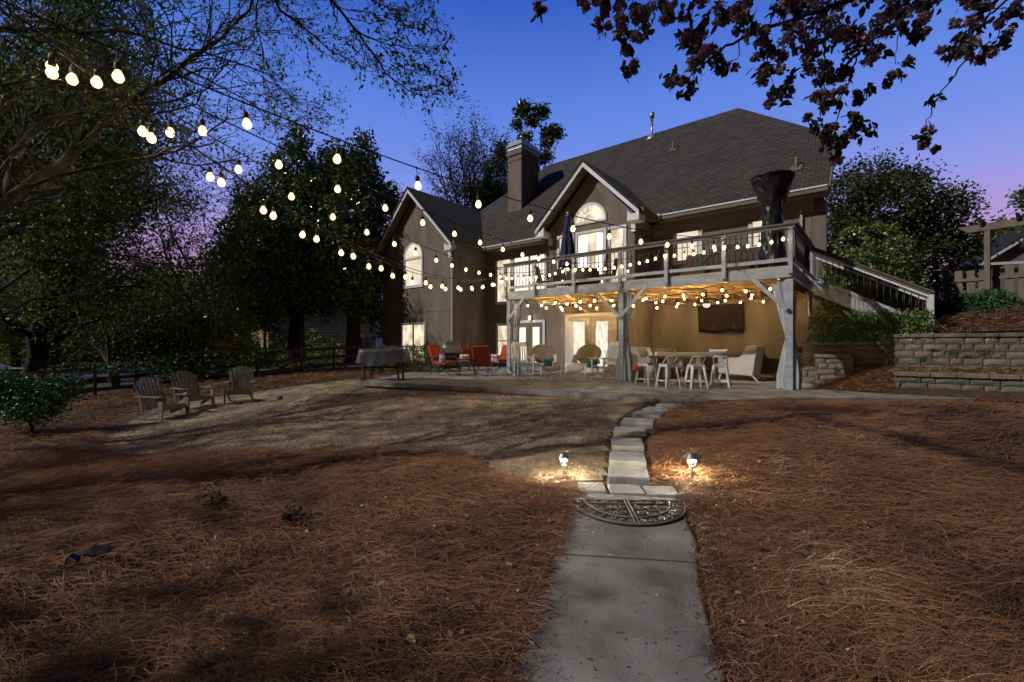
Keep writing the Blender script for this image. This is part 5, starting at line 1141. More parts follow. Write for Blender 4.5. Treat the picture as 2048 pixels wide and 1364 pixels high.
def grow(mb, tips, p, d, L, r, depth, rnd, up=.15, bend=.25, split=(2, 3), spread=.6, minr=.004, shrink=.72, nseg=4, sides=6, droop=0.):
    pts = [p.copy()]; rr = [r]; q = p.copy(); dd = d.copy(); r1 = r*(.68 if depth else .35)
    for i in range(nseg):
        dd = npr(dd+rnd.normal(0, bend, 3)*.5+np.array([0, 0, (up if droop == 0 else -droop)])*.3); q = q+dd*L/nseg; pts.append(q.copy()); rr.append(r+(r1-r)*(i+1)/nseg)
        if depth <= 1 or rnd.uniform() < .5: tips.append((q.copy(), depth))
        if depth > 0 and i > 0 and rnd.uniform() < .55:
            a = rnd.normal(0, 1, 3); s = npr(dd+npr(np.cross(dd, a))*rnd.uniform(.7, 1.3)); grow(mb, tips, q.copy(), s, L*shrink*rnd.uniform(.5, .9), max(minr, rr[-1]*.5), depth-1, rnd, up, bend, split, spread, minr, shrink, nseg, max(3, sides-1), droop)
    mb.tube(pts, rr, sides, cap=False)
    if depth > 0:
        for _ in range(rnd.integers(split[0], split[1]+1)):
            a = rnd.normal(0, 1, 3); s = npr(dd+npr(np.cross(dd, a))*spread*rnd.uniform(.6, 1.3)); grow(mb, tips, q.copy(), s, L*shrink*rnd.uniform(.75, 1.15), max(minr, r1*.8), depth-1, rnd, up, bend, split, spread, minr, shrink, nseg, max(3, sides-1), droop)
def tree(name, label, loc, H_, tr, lean=(0, 0), seed=1, depth=4, lf=lf_dark, leafn=6, leafs=.12, crown_r=.35, cat_='tree', group=None, clear=.3, spread=.7, bark=None, lead=0.0, up=.2, shrink=.72, first=None, simple=True, jit=.18):
    rnd = np.random.default_rng(seed); t = thing(name, label, cat_, loc, 0, group); mb = MB(); tips = []
    p = np.zeros(3); top = np.array([lean[0], lean[1], H_*clear]); pts = [p+(top-p)*f+np.array([.05*math.sin(f*5+seed), .05*math.cos(f*4+seed), 0])*(f > 0)*tr*6 for f in np.linspace(0, 1, 6)]; pts[0][2] = -.15
    mb.tube(pts, [tr*(1.25 if i == 0 else 1-.35*i/5) for i in range(6)], 10, cap=False); part('trunk', mb, bark or m_bark, t); mb = MB()
    dirs = first or [(math.cos(k*6.283/5+seed), math.sin(k*6.283/5+seed), rnd.uniform(.5, 1.5)) for k in range(5)]+[(0, 0, 1)]
    L = H_*(1-clear)*crown_r
    for dd in dirs: grow(mb, tips, pts[-1].copy()-np.array([0, 0, rnd.uniform(0, H_*.06)]), npr(np.array(dd, float)), L*rnd.uniform(.8, 1.15), tr*.55, depth, rnd, up, .3, (2, 3), spread, .006 if H_ < 8 else .012, shrink)
    part('branches', mb, bark or m_bark, t)
    C = [];
    for q, dpt in tips:
        if dpt > 2: continue
        for _ in range(leafn): C.append(q+rnd.normal(0, jit, 3))
    if C: leaves('foliage', C, leafs, lf, t, simple=simple, hang=.2)
    return t
def blob_crown(name, label, loc, blobs, lf, n, size, group=None, trunk=None, tr=.3, cat_='tree', shell=.55, bark=None, simple=True, clump=.12, core=None, hang=.1):
    """crown made of leaf clumps spread through overlapping lobes, with a trunk and limbs reaching into them"""
    t = thing(name, label, cat_, loc, 0, group); C = []; vol = np.array([b[3]*b[4]*b[5] for b in blobs]); vol = vol**.72; vol /= vol.sum()
    for b, f in zip(blobs, vol):
        m_ = int(n*f/14)+1
        d = rng.normal(0, 1, (m_, 3)); d /= np.linalg.norm(d, axis=1)[:, None]; r = rng.uniform(shell, 1.0, m_)**.6
        q = np.array(b[:3])+d*r[:, None]*np.array(b[3:6]); C.append((q[:, None, :]+rng.normal(0, clump, (m_, 14, 3))).reshape(-1, 3))
    leaves('foliage', np.concatenate(C), size, lf, t, simple=simple, hang=hang)
    if trunk:
        mb = MB(); mb.tube([(0, 0, -.2), (0.02, .03, trunk*.5), (0, 0, trunk)], [tr*1.2, tr, tr*.85], 10, cap=False); part('trunk', mb, bark or m_bark2, t); mb = MB()
        for b in blobs:
            e = Vector(b[:3]); s = Vector((0, 0, trunk*.95)); mid = s.lerp(e, .5)+Vector((0, 0, -.1*abs(e.z-s.z))); mb.tube([s, mid, e], [tr*.5, tr*.3, tr*.1], 6, cap=False)
        part('branches', mb, bark or m_bark2, t)
    return t
def cw(px, Y, z=None):
    X = (px-1024)/F*Y; p = c2w(X, Y, float(gz(np.array(X), np.array(Y))) if z is None else z); return p

# --- magnolias
def blobs_px(base, L_, Y):
    """lobes surveyed as (px, py, rx px, ry px, depth offset)"""
    out_ = []
    for (px, py, rx, ry, dy) in L_:
        Yc = Y+dy; c = at(px, py, Yc)-Vector(base); out_.append((c.x, c.y, c.z, rx/F*Yc, rx/F*Yc*.8, ry/F*Yc))
    return out_
b1 = cw(592, 25.0); b1.z = CH-(690-690)/F
b1 = cw(592, 25.0, .3)
t = blob_crown('magnolia_tree', 'tall dark glossy magnolia with a pointed top, left of the gable behind the fence', b1, blobs_px(b1, [(595, 285, 30, 38, 0), (585, 340, 58, 50, 0), (560, 400, 75, 60, .5), (620, 400, 50, 60, -.5), (540, 480, 95, 65, 0), (620, 490, 70, 70, -.8), (500, 560, 85, 60, .5), (580, 580, 85, 55, -.8), (640, 590, 50, 45, 0), (470, 530, 50, 50, 1), (500, 390, 34, 34, 0), (440, 590, 45, 45, 1), (480, 620, 60, 35, 0), (530, 620, 60, 40, 0), (520, 440, 60, 50, 0), (650, 540, 60, 60, -.4), (590, 440, 70, 60, 0), (640, 375, 38, 55, 0), (650, 455, 60, 60, .3), (480, 465, 50, 48, .3), (445, 530, 45, 45, .5), (655, 330, 22, 35, 0)], 25.0), lf_mag, 48000, .23, trunk=3.2, tr=.42, shell=.35, clump=.20)
b2 = cw(706, 24.5, .2)
t = blob_crown('magnolia_tree', 'second dark magnolia with two rounded tops, touching the left gable', b2, blobs_px(b2, [(725, 305, 30, 35, 0), (670, 310, 24, 30, 0), (715, 360, 55, 45, 0), (670, 370, 40, 50, .5), (700, 430, 75, 50, 0), (760, 410, 35, 45, 1.5), (690, 500, 70, 60, -.5), (740, 490, 40, 60, .5), (700, 580, 62, 50, -.5), (745, 570, 22, 50, .5), (780, 400, 22, 35, 2.5), (762, 640, 20, 40, 1.0), (745, 600, 30, 40, .5)], 24.5), lf_mag, 26000, .23, trunk=3.4, tr=.36, shell=.35, clump=.20)
# --- trees behind the roof
tree('bare_tree', 'sparse budding tree with rusty tips behind the left roof', cw(935, 44, 0), 25, .28, seed=5, depth=4, lf=lf_red, leafn=1, leafs=.20, clear=.40, crown_r=.30, first=[(.3, .2, 1.3), (-.4, .1, 1.2), (.1, -.3, 1.6), (-.15, .2, 1.8), (-.6, 0, 1.2)], spread=.36, jit=.3, bark=m_bark, shrink=.74)
tree('budding_tree', 'thin light green tree between the bare tree and the chimney', cw(996, 47, 0), 26.5, .22, seed=9, depth=4, lf=lf_cool, leafn=4, leafs=.28, clear=.48, crown_r=.27, first=[(.1, 0, 1.6), (-.2, .1, 1.4), (.25, .1, 1.5), (0, 0, 2)], spread=.4, jit=.35, shrink=.72)
bp_ = cw(1072, 46, 0)
t = blob_crown('pine_tree', 'tall dark pine with clumped crown rising behind the chimney', bp_, blobs_px(bp_, [(1048, 218, 18, 12, 0), (1084, 222, 16, 10, 0), (1062, 242, 15, 8, 0), (1102, 262, 20, 7, 0), (1032, 248, 12, 7, 1), (1095, 284, 15, 8, 0), (1050, 275, 15, 9, 0), (1090, 312, 16, 8, 0), (1062, 325, 14, 9, 0), (1118, 268, 9, 6, 0), (1040, 300, 12, 7, 0)], 46), lf_mag, 4200, .34, trunk=15, tr=.22, shell=.2, clump=.20)
tree('shrub_tree', 'small tree tips showing over the roof valley right of the pine', cw(1140, 50, 0), 21.2, .2, seed=15, depth=3, lf=lf_cool, leafn=6, leafs=.3, clear=.75, crown_r=.33, spread=.5, jit=.4)
# --- right side
br = cw(1800, 24, 2)
blob_crown('leafy_tree', 'broad olive green tree standing behind the rounded hedge right of the house', br, blobs_px(br, [(1760, 420, 95, 75, 0), (1700, 400, 60, 70, 0), (1840, 470, 95, 60, 0), (1700, 480, 60, 60, 0), (1800, 370, 60, 35, .5), (1870, 420, 60, 40, 1), (1900, 490, 60, 40, 0), (1740, 350, 50, 28, 1), (1760, 520, 110, 40, 0), (1910, 400, 35, 22, 1), (1700, 570, 70, 40, 0), (1800, 580, 80, 40, .5), (1880, 560, 60, 40, 0)], 24), leafmat('leaf_olive', (.035, .045, .014), (.085, .10, .03), (.15, .16, .05), trans=.3), 36000, .19, trunk=3, tr=.3, shell=.3, clump=.3)
bh = Vector((-.35, 17.5, 1.3))
blob_crown('clipped_hedge', 'large rounded clipped glossy hedge above the deck stairs', bh, [(0, 0, 1.9, 1.2, 1.1, 1.6), (.2, -.1, 1.2, 1.25, 1.1, 1.2), (0, 0, .5, 1.25, 1.15, 1.0), (-.2, 0, 1.2, 1.1, 1.1, 1.5)], leafmat('leaf_hedge', (.07, .11, .025), (.17, .23, .05), (.42, .45, .20), rough=.3, trans=.1, spec=.6), 30000, .10, trunk=1.0, tr=.1, cat_='hedge', shell=.82, clump=.05)
pts = [(px, py) for px, py in [(1900, 610), (1940, 600), (1985, 605), (2020, 625), (1960, 630), (1905, 635), (1880, 625)]]
bj = cw(1955, 13.6, 1.75)
blob_crown('juniper_shrub', 'low spreading dark green juniper on the straw bank', bj, blobs_px(bj, [(1935, 612, 48, 24, 0), (1985, 608, 40, 26, .2), (2015, 628, 26, 22, 0), (1960, 630, 55, 20, -.3), (1905, 622, 28, 20, .2)], 13.6), leafmat('leaf_juniper', (0.023, 0.067, 0.023), (0.057, 0.142, 0.042), (0.114, 0.228, 0.067), rough=.7, trans=.1), 15000, .075, trunk=.3, tr=.06, cat_='shrub', shell=.5, clump=.06)
bj = cw(1890, 14.2, 1.65)
tree('bare_shrub', 'twiggy brown half bare shrub left of the juniper', cw(1893, 13.9, 1.5), 1.15, .03, seed=3, depth=3, lf=lf_red, leafn=2, leafs=.05, clear=.15, crown_r=.4, cat_='shrub', jit=.05)
bt = cw(2050, 42, 2.5)
blob_crown('far_tree', 'dark pine grove far behind the neighbour roof at the right edge', bt, blobs_px(bt, [(1990, 475, 26, 26, 0), (2020, 470, 30, 24, 1), (2050, 490, 40, 30, 0), (1975, 500, 26, 26, 0), (2020, 510, 50, 24, 0), (2085, 460, 30, 40, 0)], 42), lf_dark, 7000, .4, trunk=4, tr=.3, shell=.3, clump=.5)
blob_crown('far_tree', 'tree tip poking in at the right edge above the pergola', cw(2085, 30, 2), blobs_px(cw(2085, 30, 2), [(2062, 388, 22, 12, 0), (2090, 400, 40, 30, 0), (2110, 450, 40, 40, 0)], 30), lf_dark, 2500, .3, trunk=7, tr=.25, shell=.3, clump=.3)
# ivy trellis below the stairs
t = thing('ivy_trellis', 'wooden lattice overgrown with ivy under the deck stairs', 'trellis', (-1.5, 14.75, 1.0))
mb = MB()
for k in range(24):
    x = -.9+.17*k
    for s in (-1, 1):
        a = [x, 0]; b = [x+s*.9, .9]
        if b[0] < 0: f = (0-a[0])/(b[0]-a[0]) if b[0] != a[0] else 0; b = [0, .9*f] if a[0] > 0 else b
        if a[0] < 0: 
            if b[0] <= 0: continue
            f = (0-a[0])/(b[0]-a[0]); a = [0, .9*f]
        if b[0] > 2.5: 
            if a[0] >= 2.5: continue
            f = (2.5-a[0])/(b[0]-a[0]); b = [2.5, .9*f]
        if a[0] > 2.5: continue
        mb.beam((a[0], .01*s, a[1]), (b[0], .01*s, b[1]), .025, .008, up=(0, 1, 0))
part('lattice', mb, mat('lattice_wood', (.2, .16, .11), .85), t)
n = 5200; C = np.stack([rng.uniform(0, 2.45, n), rng.normal(-.02, .09, n)-.03, rng.uniform(.0, .82, n)+.10*np.sin(rng.uniform(0, 20, n))*.5], 1)
leaves('ivy', C, .085, leafmat('leaf_ivy', (0.036, 0.070, 0.016), (0.120, 0.220, 0.036), (0.320, 0.420, 0.090), rough=.35, trans=.15, spec=.6), t, hang=.5)
# picket fence on the right with pergola
m_fence = mat('fence_brown', (.14, .11, .088), .85, (.19, .155, .125), 3, .4, 30, stretch=(2, 2, .4))
fa = at(1797, 620, 17.5); fb = at(2120, 620, 14.2); fa.z = 2.05; fb.z = 2.05; dv_ = fb-fa; Lf = dv_.length; rzf = math.atan2(dv_.y, dv_.x)
t = thing('picket_fence', 'brown wooden picket fence with gaps behind the juniper on the right', 'fence', (fa.x, fa.y, 2.0), rzf)
n = int(Lf/.30)
for k in range(n):
    x = .05+k*Lf/n; h = 1.62+.10*math.cos(6.283*((k % 14)/14)); mb = MB(); mb.b2(x, x+.20, -.012, .012, -.3, h*1.04); part('picket', mb, m_fence, t)
for z in (1.22, .35): mb = MB(); mb.b2(0, Lf, -.06, -.014, z, z+.10); part('rail', mb, m_fence, t)
pa = at(1977, 520, 15.3)
t = thing('pergola', 'brown pergola post and beam with cut rafter tails at the right edge', 'pergola', (pa.x, pa.y, 2.0), rzf)
mb = MB(); mb.b2(-.07, .07, -.23, -.09, -.3, 2.83); part('post', mb, m_fence, t)
mb = MB(); mb.prism([(-.72, 2.83+.22), (-.45, 2.83), (3.2, 2.83), (3.2, 3.05), (-.72, 3.05)], (0, -.25, 0), (1, 0, 0), (0, 0, 1), (0, .05, 0)); part('beam', mb, m_fence, t)
for x in (-.15, .68, 1.5): mb = MB(); mb.prism([(-.55, .22), (-.30, .0), (1.4, 0), (1.4, .22)], (x, 0, 2.98), (0, 1, 0), (0, 0, 1), (.05, 0, 0)); part('rafter', mb, m_fence, t)
mb = MB()
for k in range(4): mb.b2(0, 1.6, k*.3, k*.3+.34, k*.14, k*.14+.15)
st2 = part('garden_steps', mb, m_paver, bevel=.015); pp = at(2022, 640, 12.8); st2.location = (pp.x, pp.y, 1.36); st2.rotation_euler = (0, 0, rzf); tag(st2, 'stone garden steps at the right edge beside the juniper', 'steps')
# neighbour house right
m_side = mat('grey_siding', (.14, .12, .11), .8, (.18, .155, .14), 3)
nb = at(2030, 560, 36); t = thing('neighbour_house', 'neighbour house with white trimmed gable beyond the picket fence', 'house', (nb.x, nb.y, 2.5), YAW-R(20))
mb = MB(); mb.b2(-1.8, 6, 0, 6, -1, 5.2); mb.prism([(-1.8, 5.2), (6, 5.2), (2.1, 8.0)], (0, 0, 0), (1, 0, 0), (0, 0, 1), (0, .1, 0)); part('wall', mb, m_side, t)
q = MB()
for s in (-1, 1): q.prism([(0, 8.35), (s*4.5, 5.15), (s*4.5, 5.0), (0, 8.2)], (2.1, -.5, 0), (1, 0, 0), (0, 0, 1), (0, 7, 0))
part('roof', q, m_roof, t)
q = MB()
for s in (-1, 1): q.prism([(0, 8.2), (s*4.5, 5.0), (s*4.5, 4.78), (0, 7.98)], (2.1, -.53, 0), (1, 0, 0), (0, 0, 1), (0, .05, 0))
q.b2(-2.4, 6.6, -.5, -.38, 4.85, 5.05); q.b2(-.1-1.7, -1.55, -.03, .02, -1, 5.1); part('trim', q, m_white, t)
for x in (.5, 3.2): mb = MB(); mb.b2(x, x+1.0, -.05, -.01, 2.6, 4.3); wn_ = part('window', mb, m_white, t); mb = MB(); mb.b2(x+.1, x+.9, -.06, -.051, 2.7, 4.2); part('pane', mb, mat('dark_glass', (.02, .025, .03), .1), wn_)

# --- left neighbour house behind the magnolias
nb = at(585, 640, 37); t = thing('neighbour_house', 'neighbour house with pale siding, brown deck and lit porch behind the magnolias', 'house', (nb.x, nb.y, -.3), YAW+R(12))
m_sid = mat('pale_siding', (.42, .39, .34), .8, (.5, .46, .40), 2)
mb = MB(); mb.b2(-5.5, 6.5, 0, 8, -1, 8.0); part('wall', mb, m_sid, t)
mb = MB()
for k in range(34): mb.b2(-5.45, 6.45, -.022, -.004, -.6+k*.25, -.585+k*.25)
part('siding_lines', mb, mat('siding_shadow', (.07, .065, .055), .9), t)
mb = MB(); mb.prism([(-6, 7.9), (7, 7.9), (.5, 11.0)], (0, -.5, 0), (1, 0, 0), (0, 0, 1), (0, 9, 0)); part('roof', mb, m_roof, t)
for (x0, x1, z0, z1, lt) in [(-3.0, -1.8, .6, 2.5, 1), (4.6, 5.4, .2, 2.0, 0), (2.2, 3.4, 4.4, 6.0, 0), (-4.5, -3.4, 4.2, 5.8, 1)]:
    mb = MB(); mb.b2(x0-.12, x1+.12, -.07, -.025, z0-.12, z1+.12); wn_ = part('window', mb, m_white, t); mb = MB(); mb.b2(x0, x1, -.085, -.071, z0, z1); part('pane', mb, lit('porch_glass', (.35, .26, .14), .6) if lt and 'pg' not in mesh_cache else mat('dark_glass', (.02, .025, .03), .1), wn_); mesh_cache['pg'] = 1 if lt else mesh_cache.get('pg')
m_cedar = mat('cedar', (.10, .04, .02), .8, (.15, .065, .035), 3)
mb = MB(); mb.b2(-6.0, -1.0, -3.0, 0, 2.6, 2.85); part('porch_deck', mb, m_cedar, t)
for x in (-5.9, -3.6, -1.2): mb = MB(); mb.b2(x-.08, x+.08, -2.98, -2.8, -.8, 2.6); part('porch_post', mb, m_cedar, t)
mb = MB(); mb.b2(-6, -1, -3.0, -2.94, 3.6, 3.7)
for k in range(26): mb.b2(-6+k*.2, -5.95+k*.2, -2.99, -2.95, 2.85, 3.6)
part('porch_railing', mb, m_cedar, t)
mb = MB(); mb.beam((-6, -3.2, 2.5), (-8.6, -3.4, .0), .9, .12); part('porch_stairs', mb, m_cedar, t)

# --- fence on the left with posts and wire
m_rust = mat('fence_red_brown', (.055, .032, .020), .9, (.10, .062, .04), 4, .4, 30)
FP = [(-60, 12.8), (20, 14.6), (107, 16.0), (190, 17.4), (271, 18.3), (390, 19.0), (515, 19.7), (603, 21.6), (668, 22.6), (735, 23.3)]
F3 = [cw(px, Y) for px, Y in FP]
t = thing('rail_fence', 'red brown three rail wooden fence with wire mesh along the left of the yard', 'fence', F3[0])
o = F3[0]
for i, p in enumerate(F3): mb = MB(); q = p-o; mb.b2(q.x-.05, q.x+.05, q.y-.05, q.y+.05, q.z-.3, q.z+1.16); mb.lathe([(.04, 1.16), (.055, 1.2), (.03, 1.26), (.005, 1.3)], (q.x, q.y, q.z), 8); part('post', mb, m_rust, t)
for a, b in zip(F3, F3[1:]):
    for z in (.22, .62, 1.04): mb = MB(); mb.beam(a-o+Vector((0, 0, z)), b-o+Vector((0, 0, z)), .03, .14); part('rail', mb, m_rust, t)
mb = MB()
for a, b in zip(F3[5:], F3[6:]):
    m_ = int((b-a).length/.12)
    for k in range(m_): p = a.lerp(b, k/m_)-o; mb.beam(p+Vector((0, 0, .05)), p+Vector((0, 0, 1.05)), .006, .006)
part('wire_mesh', mb, m_rust, t)
# vines on the fence
C = []
for (px, Y, w_, h0, h1, n) in [(430, 19.0, 60, -.1, 1.2, 3400), (360, 18.7, 50, .3, 1.3, 2000), (540, 20.2, 30, .5, 1.3, 500), (220, 17.6, 70, .9, 1.25, 500)]:
    q = cw(px, Y); s = w_/F*Y
    for _ in range(n): x = random.gauss(0, .5)*s; C.append(c2w((px-1024)/F*Y+x, Y+random.gauss(0, .25)+x*.1-.2, q.z+random.uniform(h0, h1)))
o = leaves('fence_vine', np.array([tuple(c) for c in C]), .11, lf_cool, simple=True); tag(o, 'dense green vine climbing over the left rail fence behind the adirondack chairs', 'vine')
# terracotta pot on a post
p = at(231, 737, 19.5); mb = MB(); mb.lathe([(.13, -.30), (.17, -.08), (.20, .10), (.235, .12), (.235, .18), (.20, .18), (.18, .05)], (0, 0, 0), 18); o = part('flower_pot', mb, mat('terracotta', (.36, .24, .15), .8, (.42, .30, .2), 5)); o.location = p; tag(o, 'tan flower pot standing behind the left fence', 'flower pot')
mb = MB(); mb.b2(-.14, .14, -.14, .14, -1.6, -.30); o = part('pot_stand', mb, m_rust); o.location = p; tag(o, 'dark wooden stand under the tan flower pot', 'plant stand')
# covered pool beyond the fence
m_pool = mat('pool_cover', (.06, .085, .13), .5, (.10, .13, .18), 1.5, .2, 4)
mb = MB(); q = [c2w(*p) for p in [(-34, 22), (-15.5, 22.5), (-14, 29), (-34, 30)]]; mb.prism([(p.x, p.y) for p in q], (0, 0, -.75), (1, 0, 0), (0, 1, 0), (0, 0, .22)); tag(part('pool_cover', mb, m_pool), 'blue grey covered swimming pool in the neighbouring yard at the left', 'pool')
p = at(15, 735, 22.5); t = thing('pool_lounger', 'pale sun lounger beside the covered pool at the left edge', 'sun lounger', (p.x, p.y, -.55), YAW)
mb = MB(); mb.grid(lambda a, b: Vector((-1.0+2.6*a, (b-.5)*.7, .42+.35*max(0, .4-a)*2)), 14, 3); part('mattress', mb, mat('pale_blue', (.22, .25, .3), .8), t, solid=.06)
for x in (-.6, .3, 1.3): mb = MB(); mb.tube([(x, -.3, 0), (x, -.3, .4), (x, .3, .4), (x, .3, 0)], .02, 6); part('leg', mb, m_white, t)
# hedge in front of the left gable
c = cw(812, 19.0, 0); hh = at(812, 720, 19.0)
t = blob_crown('box_hedge', 'low clipped hedge with brown lower stems in front of the left gable window', (0, 0, 0), [(lambda p: (p.x, p.y, p.z, .62, .6, .74))(at(px, 728, Y)) for px, Y in [(758, 18.4), (772, 18.3), (792, 18.1), (812, 17.9), (834, 17.7), (852, 17.5)]], leafmat('leaf_box', (0.063, 0.081, 0.022), (0.135, 0.162, 0.040), (0.216, 0.135, 0.063), trans=.1), 22000, .055, cat_='hedge', shell=.8, clump=.04)
# azaleas
for (px, py, Y, lb) in [(435, 706, 23, 'pink flowering azalea beyond the rail fence'), ]:
    b = at(px, py+40, Y); t = blob_crown('azalea_shrub', lb, b, blobs_px(b, [(435, 700, 24, 14, 0), (462, 704, 22, 14, 0), (490, 690, 30, 24, .5)], Y), lf_yel, 2600, .12, cat_='shrub', shell=.4, clump=.1)
    C = [Vector(at(px+random.gauss(5, 16), 706+random.gauss(0, 6), Y-.5-random.uniform(0, .3)))-Vector(b) for _ in range(260)]; leaves('blossom', np.array([tuple(c) for c in C]), .12, leafmat('petal_pink', (.42, .08, .11), (.55, .16, .18), trans=.2), t, simple=True, wide=1.6)
# big leafy shrub at the far left
b = cw(60, 9.2)
blob_crown('nandina_shrub', 'leafy dark green shrub at the far left in front of the fence', b, blobs_px(b, [(20, 795, 60, 34, 0), (80, 790, 55, 34, 0), (130, 775, 38, 26, .6), (60, 820, 50, 22, -.4), (-30, 780, 60, 45, 0)], 9.2), leafmat('leaf_nandina', (0.019, 0.056, 0.024), (0.051, 0.120, 0.048), (0.128, 0.192, 0.096), rough=.4, trans=.15), 8500, .075, trunk=.25, tr=.03, cat_='shrub', shell=.4, clump=.09, simple=False)
for (px, py, s) in [(430, 1010, 1.0), (585, 1040, .75)]:
    X, Yc = gcam(px, py+30); z = float(gz(np.array(X), np.array(Yc))); tree('seedling', 'small reddish rose seedling in the pine straw' + (', the larger one' if s == 1 else ', the smaller one on the right'), c2w(X, Yc, z), .20*s, .005, seed=int(px), depth=1, lf=leafmat('leaf_rose%d' % px, (.06, .015, .01), (.05, .05, .02), (.07, .09, .04), trans=.2), leafn=1, leafs=.035, clear=.2, crown_r=.4, cat_='seedling', jit=.03, simple=False)
# yard trees just left of and behind the viewpoint; they throw the dappled shade over the beds
for (X, Y, H_, s, lb) in [(-9.5, -2.5, 8.5, 31, 'spreading yard tree left of the viewpoint'), (-7.0, -7.5, 10, 32, 'yard tree behind the viewpoint'), (-13.5, 2.0, 10, 33, 'tall yard tree beyond the left picture edge')]:
    tree('yard_tree', lb, c2w(X, Y, float(gbase(np.array(X), np.array(Y)))), H_, .2, seed=s, depth=3, lf=lf_dark, leafn=2, leafs=.16, clear=.35, crown_r=.38, spread=.7, jit=.3)
# --- the near maple and the wood on the left
def limb_tree(name, label, base, guides, lf, leafn, leafs, tr, seed=1, depth=2, sideL=1.0, bark=m_bark, jit=.12, simple=False, every=1, droop=0., tipd=1):
    """tree whose main limbs follow surveyed 3D lines; side branches and twigs are grown off them"""
    rnd = np.random.default_rng(seed); t = thing(name, label, 'tree', base); B = Vector(base); mt = MB(); mb = MB(); tips = []
    for gi, (pts, r0, r1, sl, *ex) in enumerate(guides):
        gd, gl = (ex+[depth, leafn])[:2] if len(ex) == 2 else (depth, leafn); t0_ = len(tips)
        P = [np.array(Vector(p)-B) for p in pts]; Q = [P[0]]
        for a, b in zip(P, P[1:]):
            for k in range(1, 5): Q.append(a+(b-a)*k/4+rnd.normal(0, .02*np.linalg.norm(b-a), 3)*(k < 4))
        m_ = len(Q); rad = [r0+(r1-r0)*(i/(m_-1))**.8 for i in range(m_)]; (mt if gi == 0 else mb).tube(Q, rad, 9 if r0 > .04 else 6, cap=False)
        if sl <= 0: continue
        for i in range(2, m_, every):
            d = npr(Q[i]-Q[i-1]); 
            for _ in range(2):
                s = npr(d*.9+npr(np.cross(d, rnd.normal(0, 1, 3)))*rnd.uniform(.6, 1.1)); grow(mb, tips, Q[i].copy(), s, sl*rnd.uniform(.5, 1.1), max(.0035, rad[i]*.4), gd, rnd, .1, .3, (2, 3), .6, .0028, .68, 4, 5, droop)
        tips[t0_:] = [(q, dp, gl) for q, dp in tips[t0_:]]
    part('trunk', mt, bark, t); part('branches', mb, bark, t)
    C = [q+rnd.normal(0, jit*(1 if n_ > 1.5 else .4), 3) for q, dp, n_ in tips if dp <= tipd for _ in range(int(n_)+(rnd.uniform() < n_ % 1))]
    leaves('foliage', np.array(C), leafs, lf, t, simple=simple, hang=.5); return t
base = c2w(-5.6, 3.3, -.6)
G = [([c2w(-5.6, 3.3, -.6), c2w(-5.5, 3.4, 1.2), c2w(-5.45, 3.5, 3.0), c2w(-5.6, 3.6, 5.5), c2w(-5.5, 3.8, 8)], .24, .10, .0),
     ([c2w(-5.5, 3.4, 1.3), at(0, 415, 4.6), at(150, 300, 5.2), at(250, 215, 5.8)], .07, .035, 1.2, 2, 1),
     ([at(250, 215, 5.8), at(345, 150, 6.4), at(420, 90, 6.8), at(500, 20, 7.2), at(520, -40, 7.4)], .045, .012, 1.0, 2, .5),
     ([at(0, 415, 4.6), at(60, 290, 5.2), at(100, 160, 6.0), at(180, -20, 6.8)], .05, .015, 1.0, 2, 1.2),
     ([c2w(-5.5, 3.4, 3.5), at(60, 60, 5), at(230, 60, 6), at(400, 100, 7), at(540, 150, 7.6), at(580, 200, 7.8)], .04, .005, .8, 2, .6),
     ([c2w(-5.5, 3.5, 4.6), at(330, -160, 4.6), at(520, -70, 5), at(560, 20, 5.3), at(600, 50, 5.4), at(660, 100, 5.7), at(728, 135, 5.8)], .032, .003, .30, 1, .45),
     ([at(520, -110, 5), at(655, -10, 5.2), at(720, 70, 5.4), at(770, 145, 5.6), at(815, 180, 5.8), at(850, 195, 5.8), at(895, 178, 5.9)], .022, .0025, .27, 1, .5),
     ([at(715, 62, 5.3), at(760, 85, 5.5), at(830, 98, 5.5), at(895, 85, 5.7)], .010, .0025, .24, 1, .5),
     ([at(520, -110, 5), at(680, -60, 5.0), at(745, 0, 5.2), at(790, 22, 5.3), at(855, 8, 5.4)], .012, .0025, .24, 1, .45),
     ([at(760, 90, 5.3), at(800, 130, 5.4), at(845, 152, 5.5), at(878, 148, 5.5)], .006, .002, .2, 1, .45),
     ([at(700, 20, 5.2), at(770, 30, 5.3), at(815, 52, 5.4), at(856, 40, 5.5)], .006, .002, .2, 1, .45),
     ([at(515, -60, 5.2), at(512, 40, 5.2), at(526, 100, 5.4), at(527, 170, 5.5), at(538, 225, 5.6)], .012, .0025, .35, 1, .45),
     ([at(0, 415, 4.6), at(130, 375, 5.5), at(260, 370, 6.4), at(340, 400, 7), at(400, 420, 7.2)], .03, .004, .8, 2, .4),
     ([c2w(-5.5, 3.8, 8), c2w(-4.2, 3.2, 7.6), c2w(-2.8, 2.4, 7.4), c2w(-1.2, 1.8, 7.0)], .06, .01, 1.5, 2, 3.5),
     ([c2w(-5.5, 3.8, 7), c2w(-5.2, 2.0, 7.0), c2w(-4.4, .4, 6.8), c2w(-3.4, -1.2, 6.4)], .06, .01, 1.5, 2, 3.5),
     ([c2w(-5.5, 3.4, 2.2), at(-20, 180, 4.6), at(80, 150, 5.2), at(220, 190, 6), at(330, 200, 6.5)], .035, .006, .9, 2, .8)]
limb_tree('maple_tree', 'large maple reaching in from the left with the limbs over the string lights', base, G, lf_maple, 1, .050, .25, seed=4, depth=2, jit=.08)
base = c2w(-9.5, 6.8, -1)
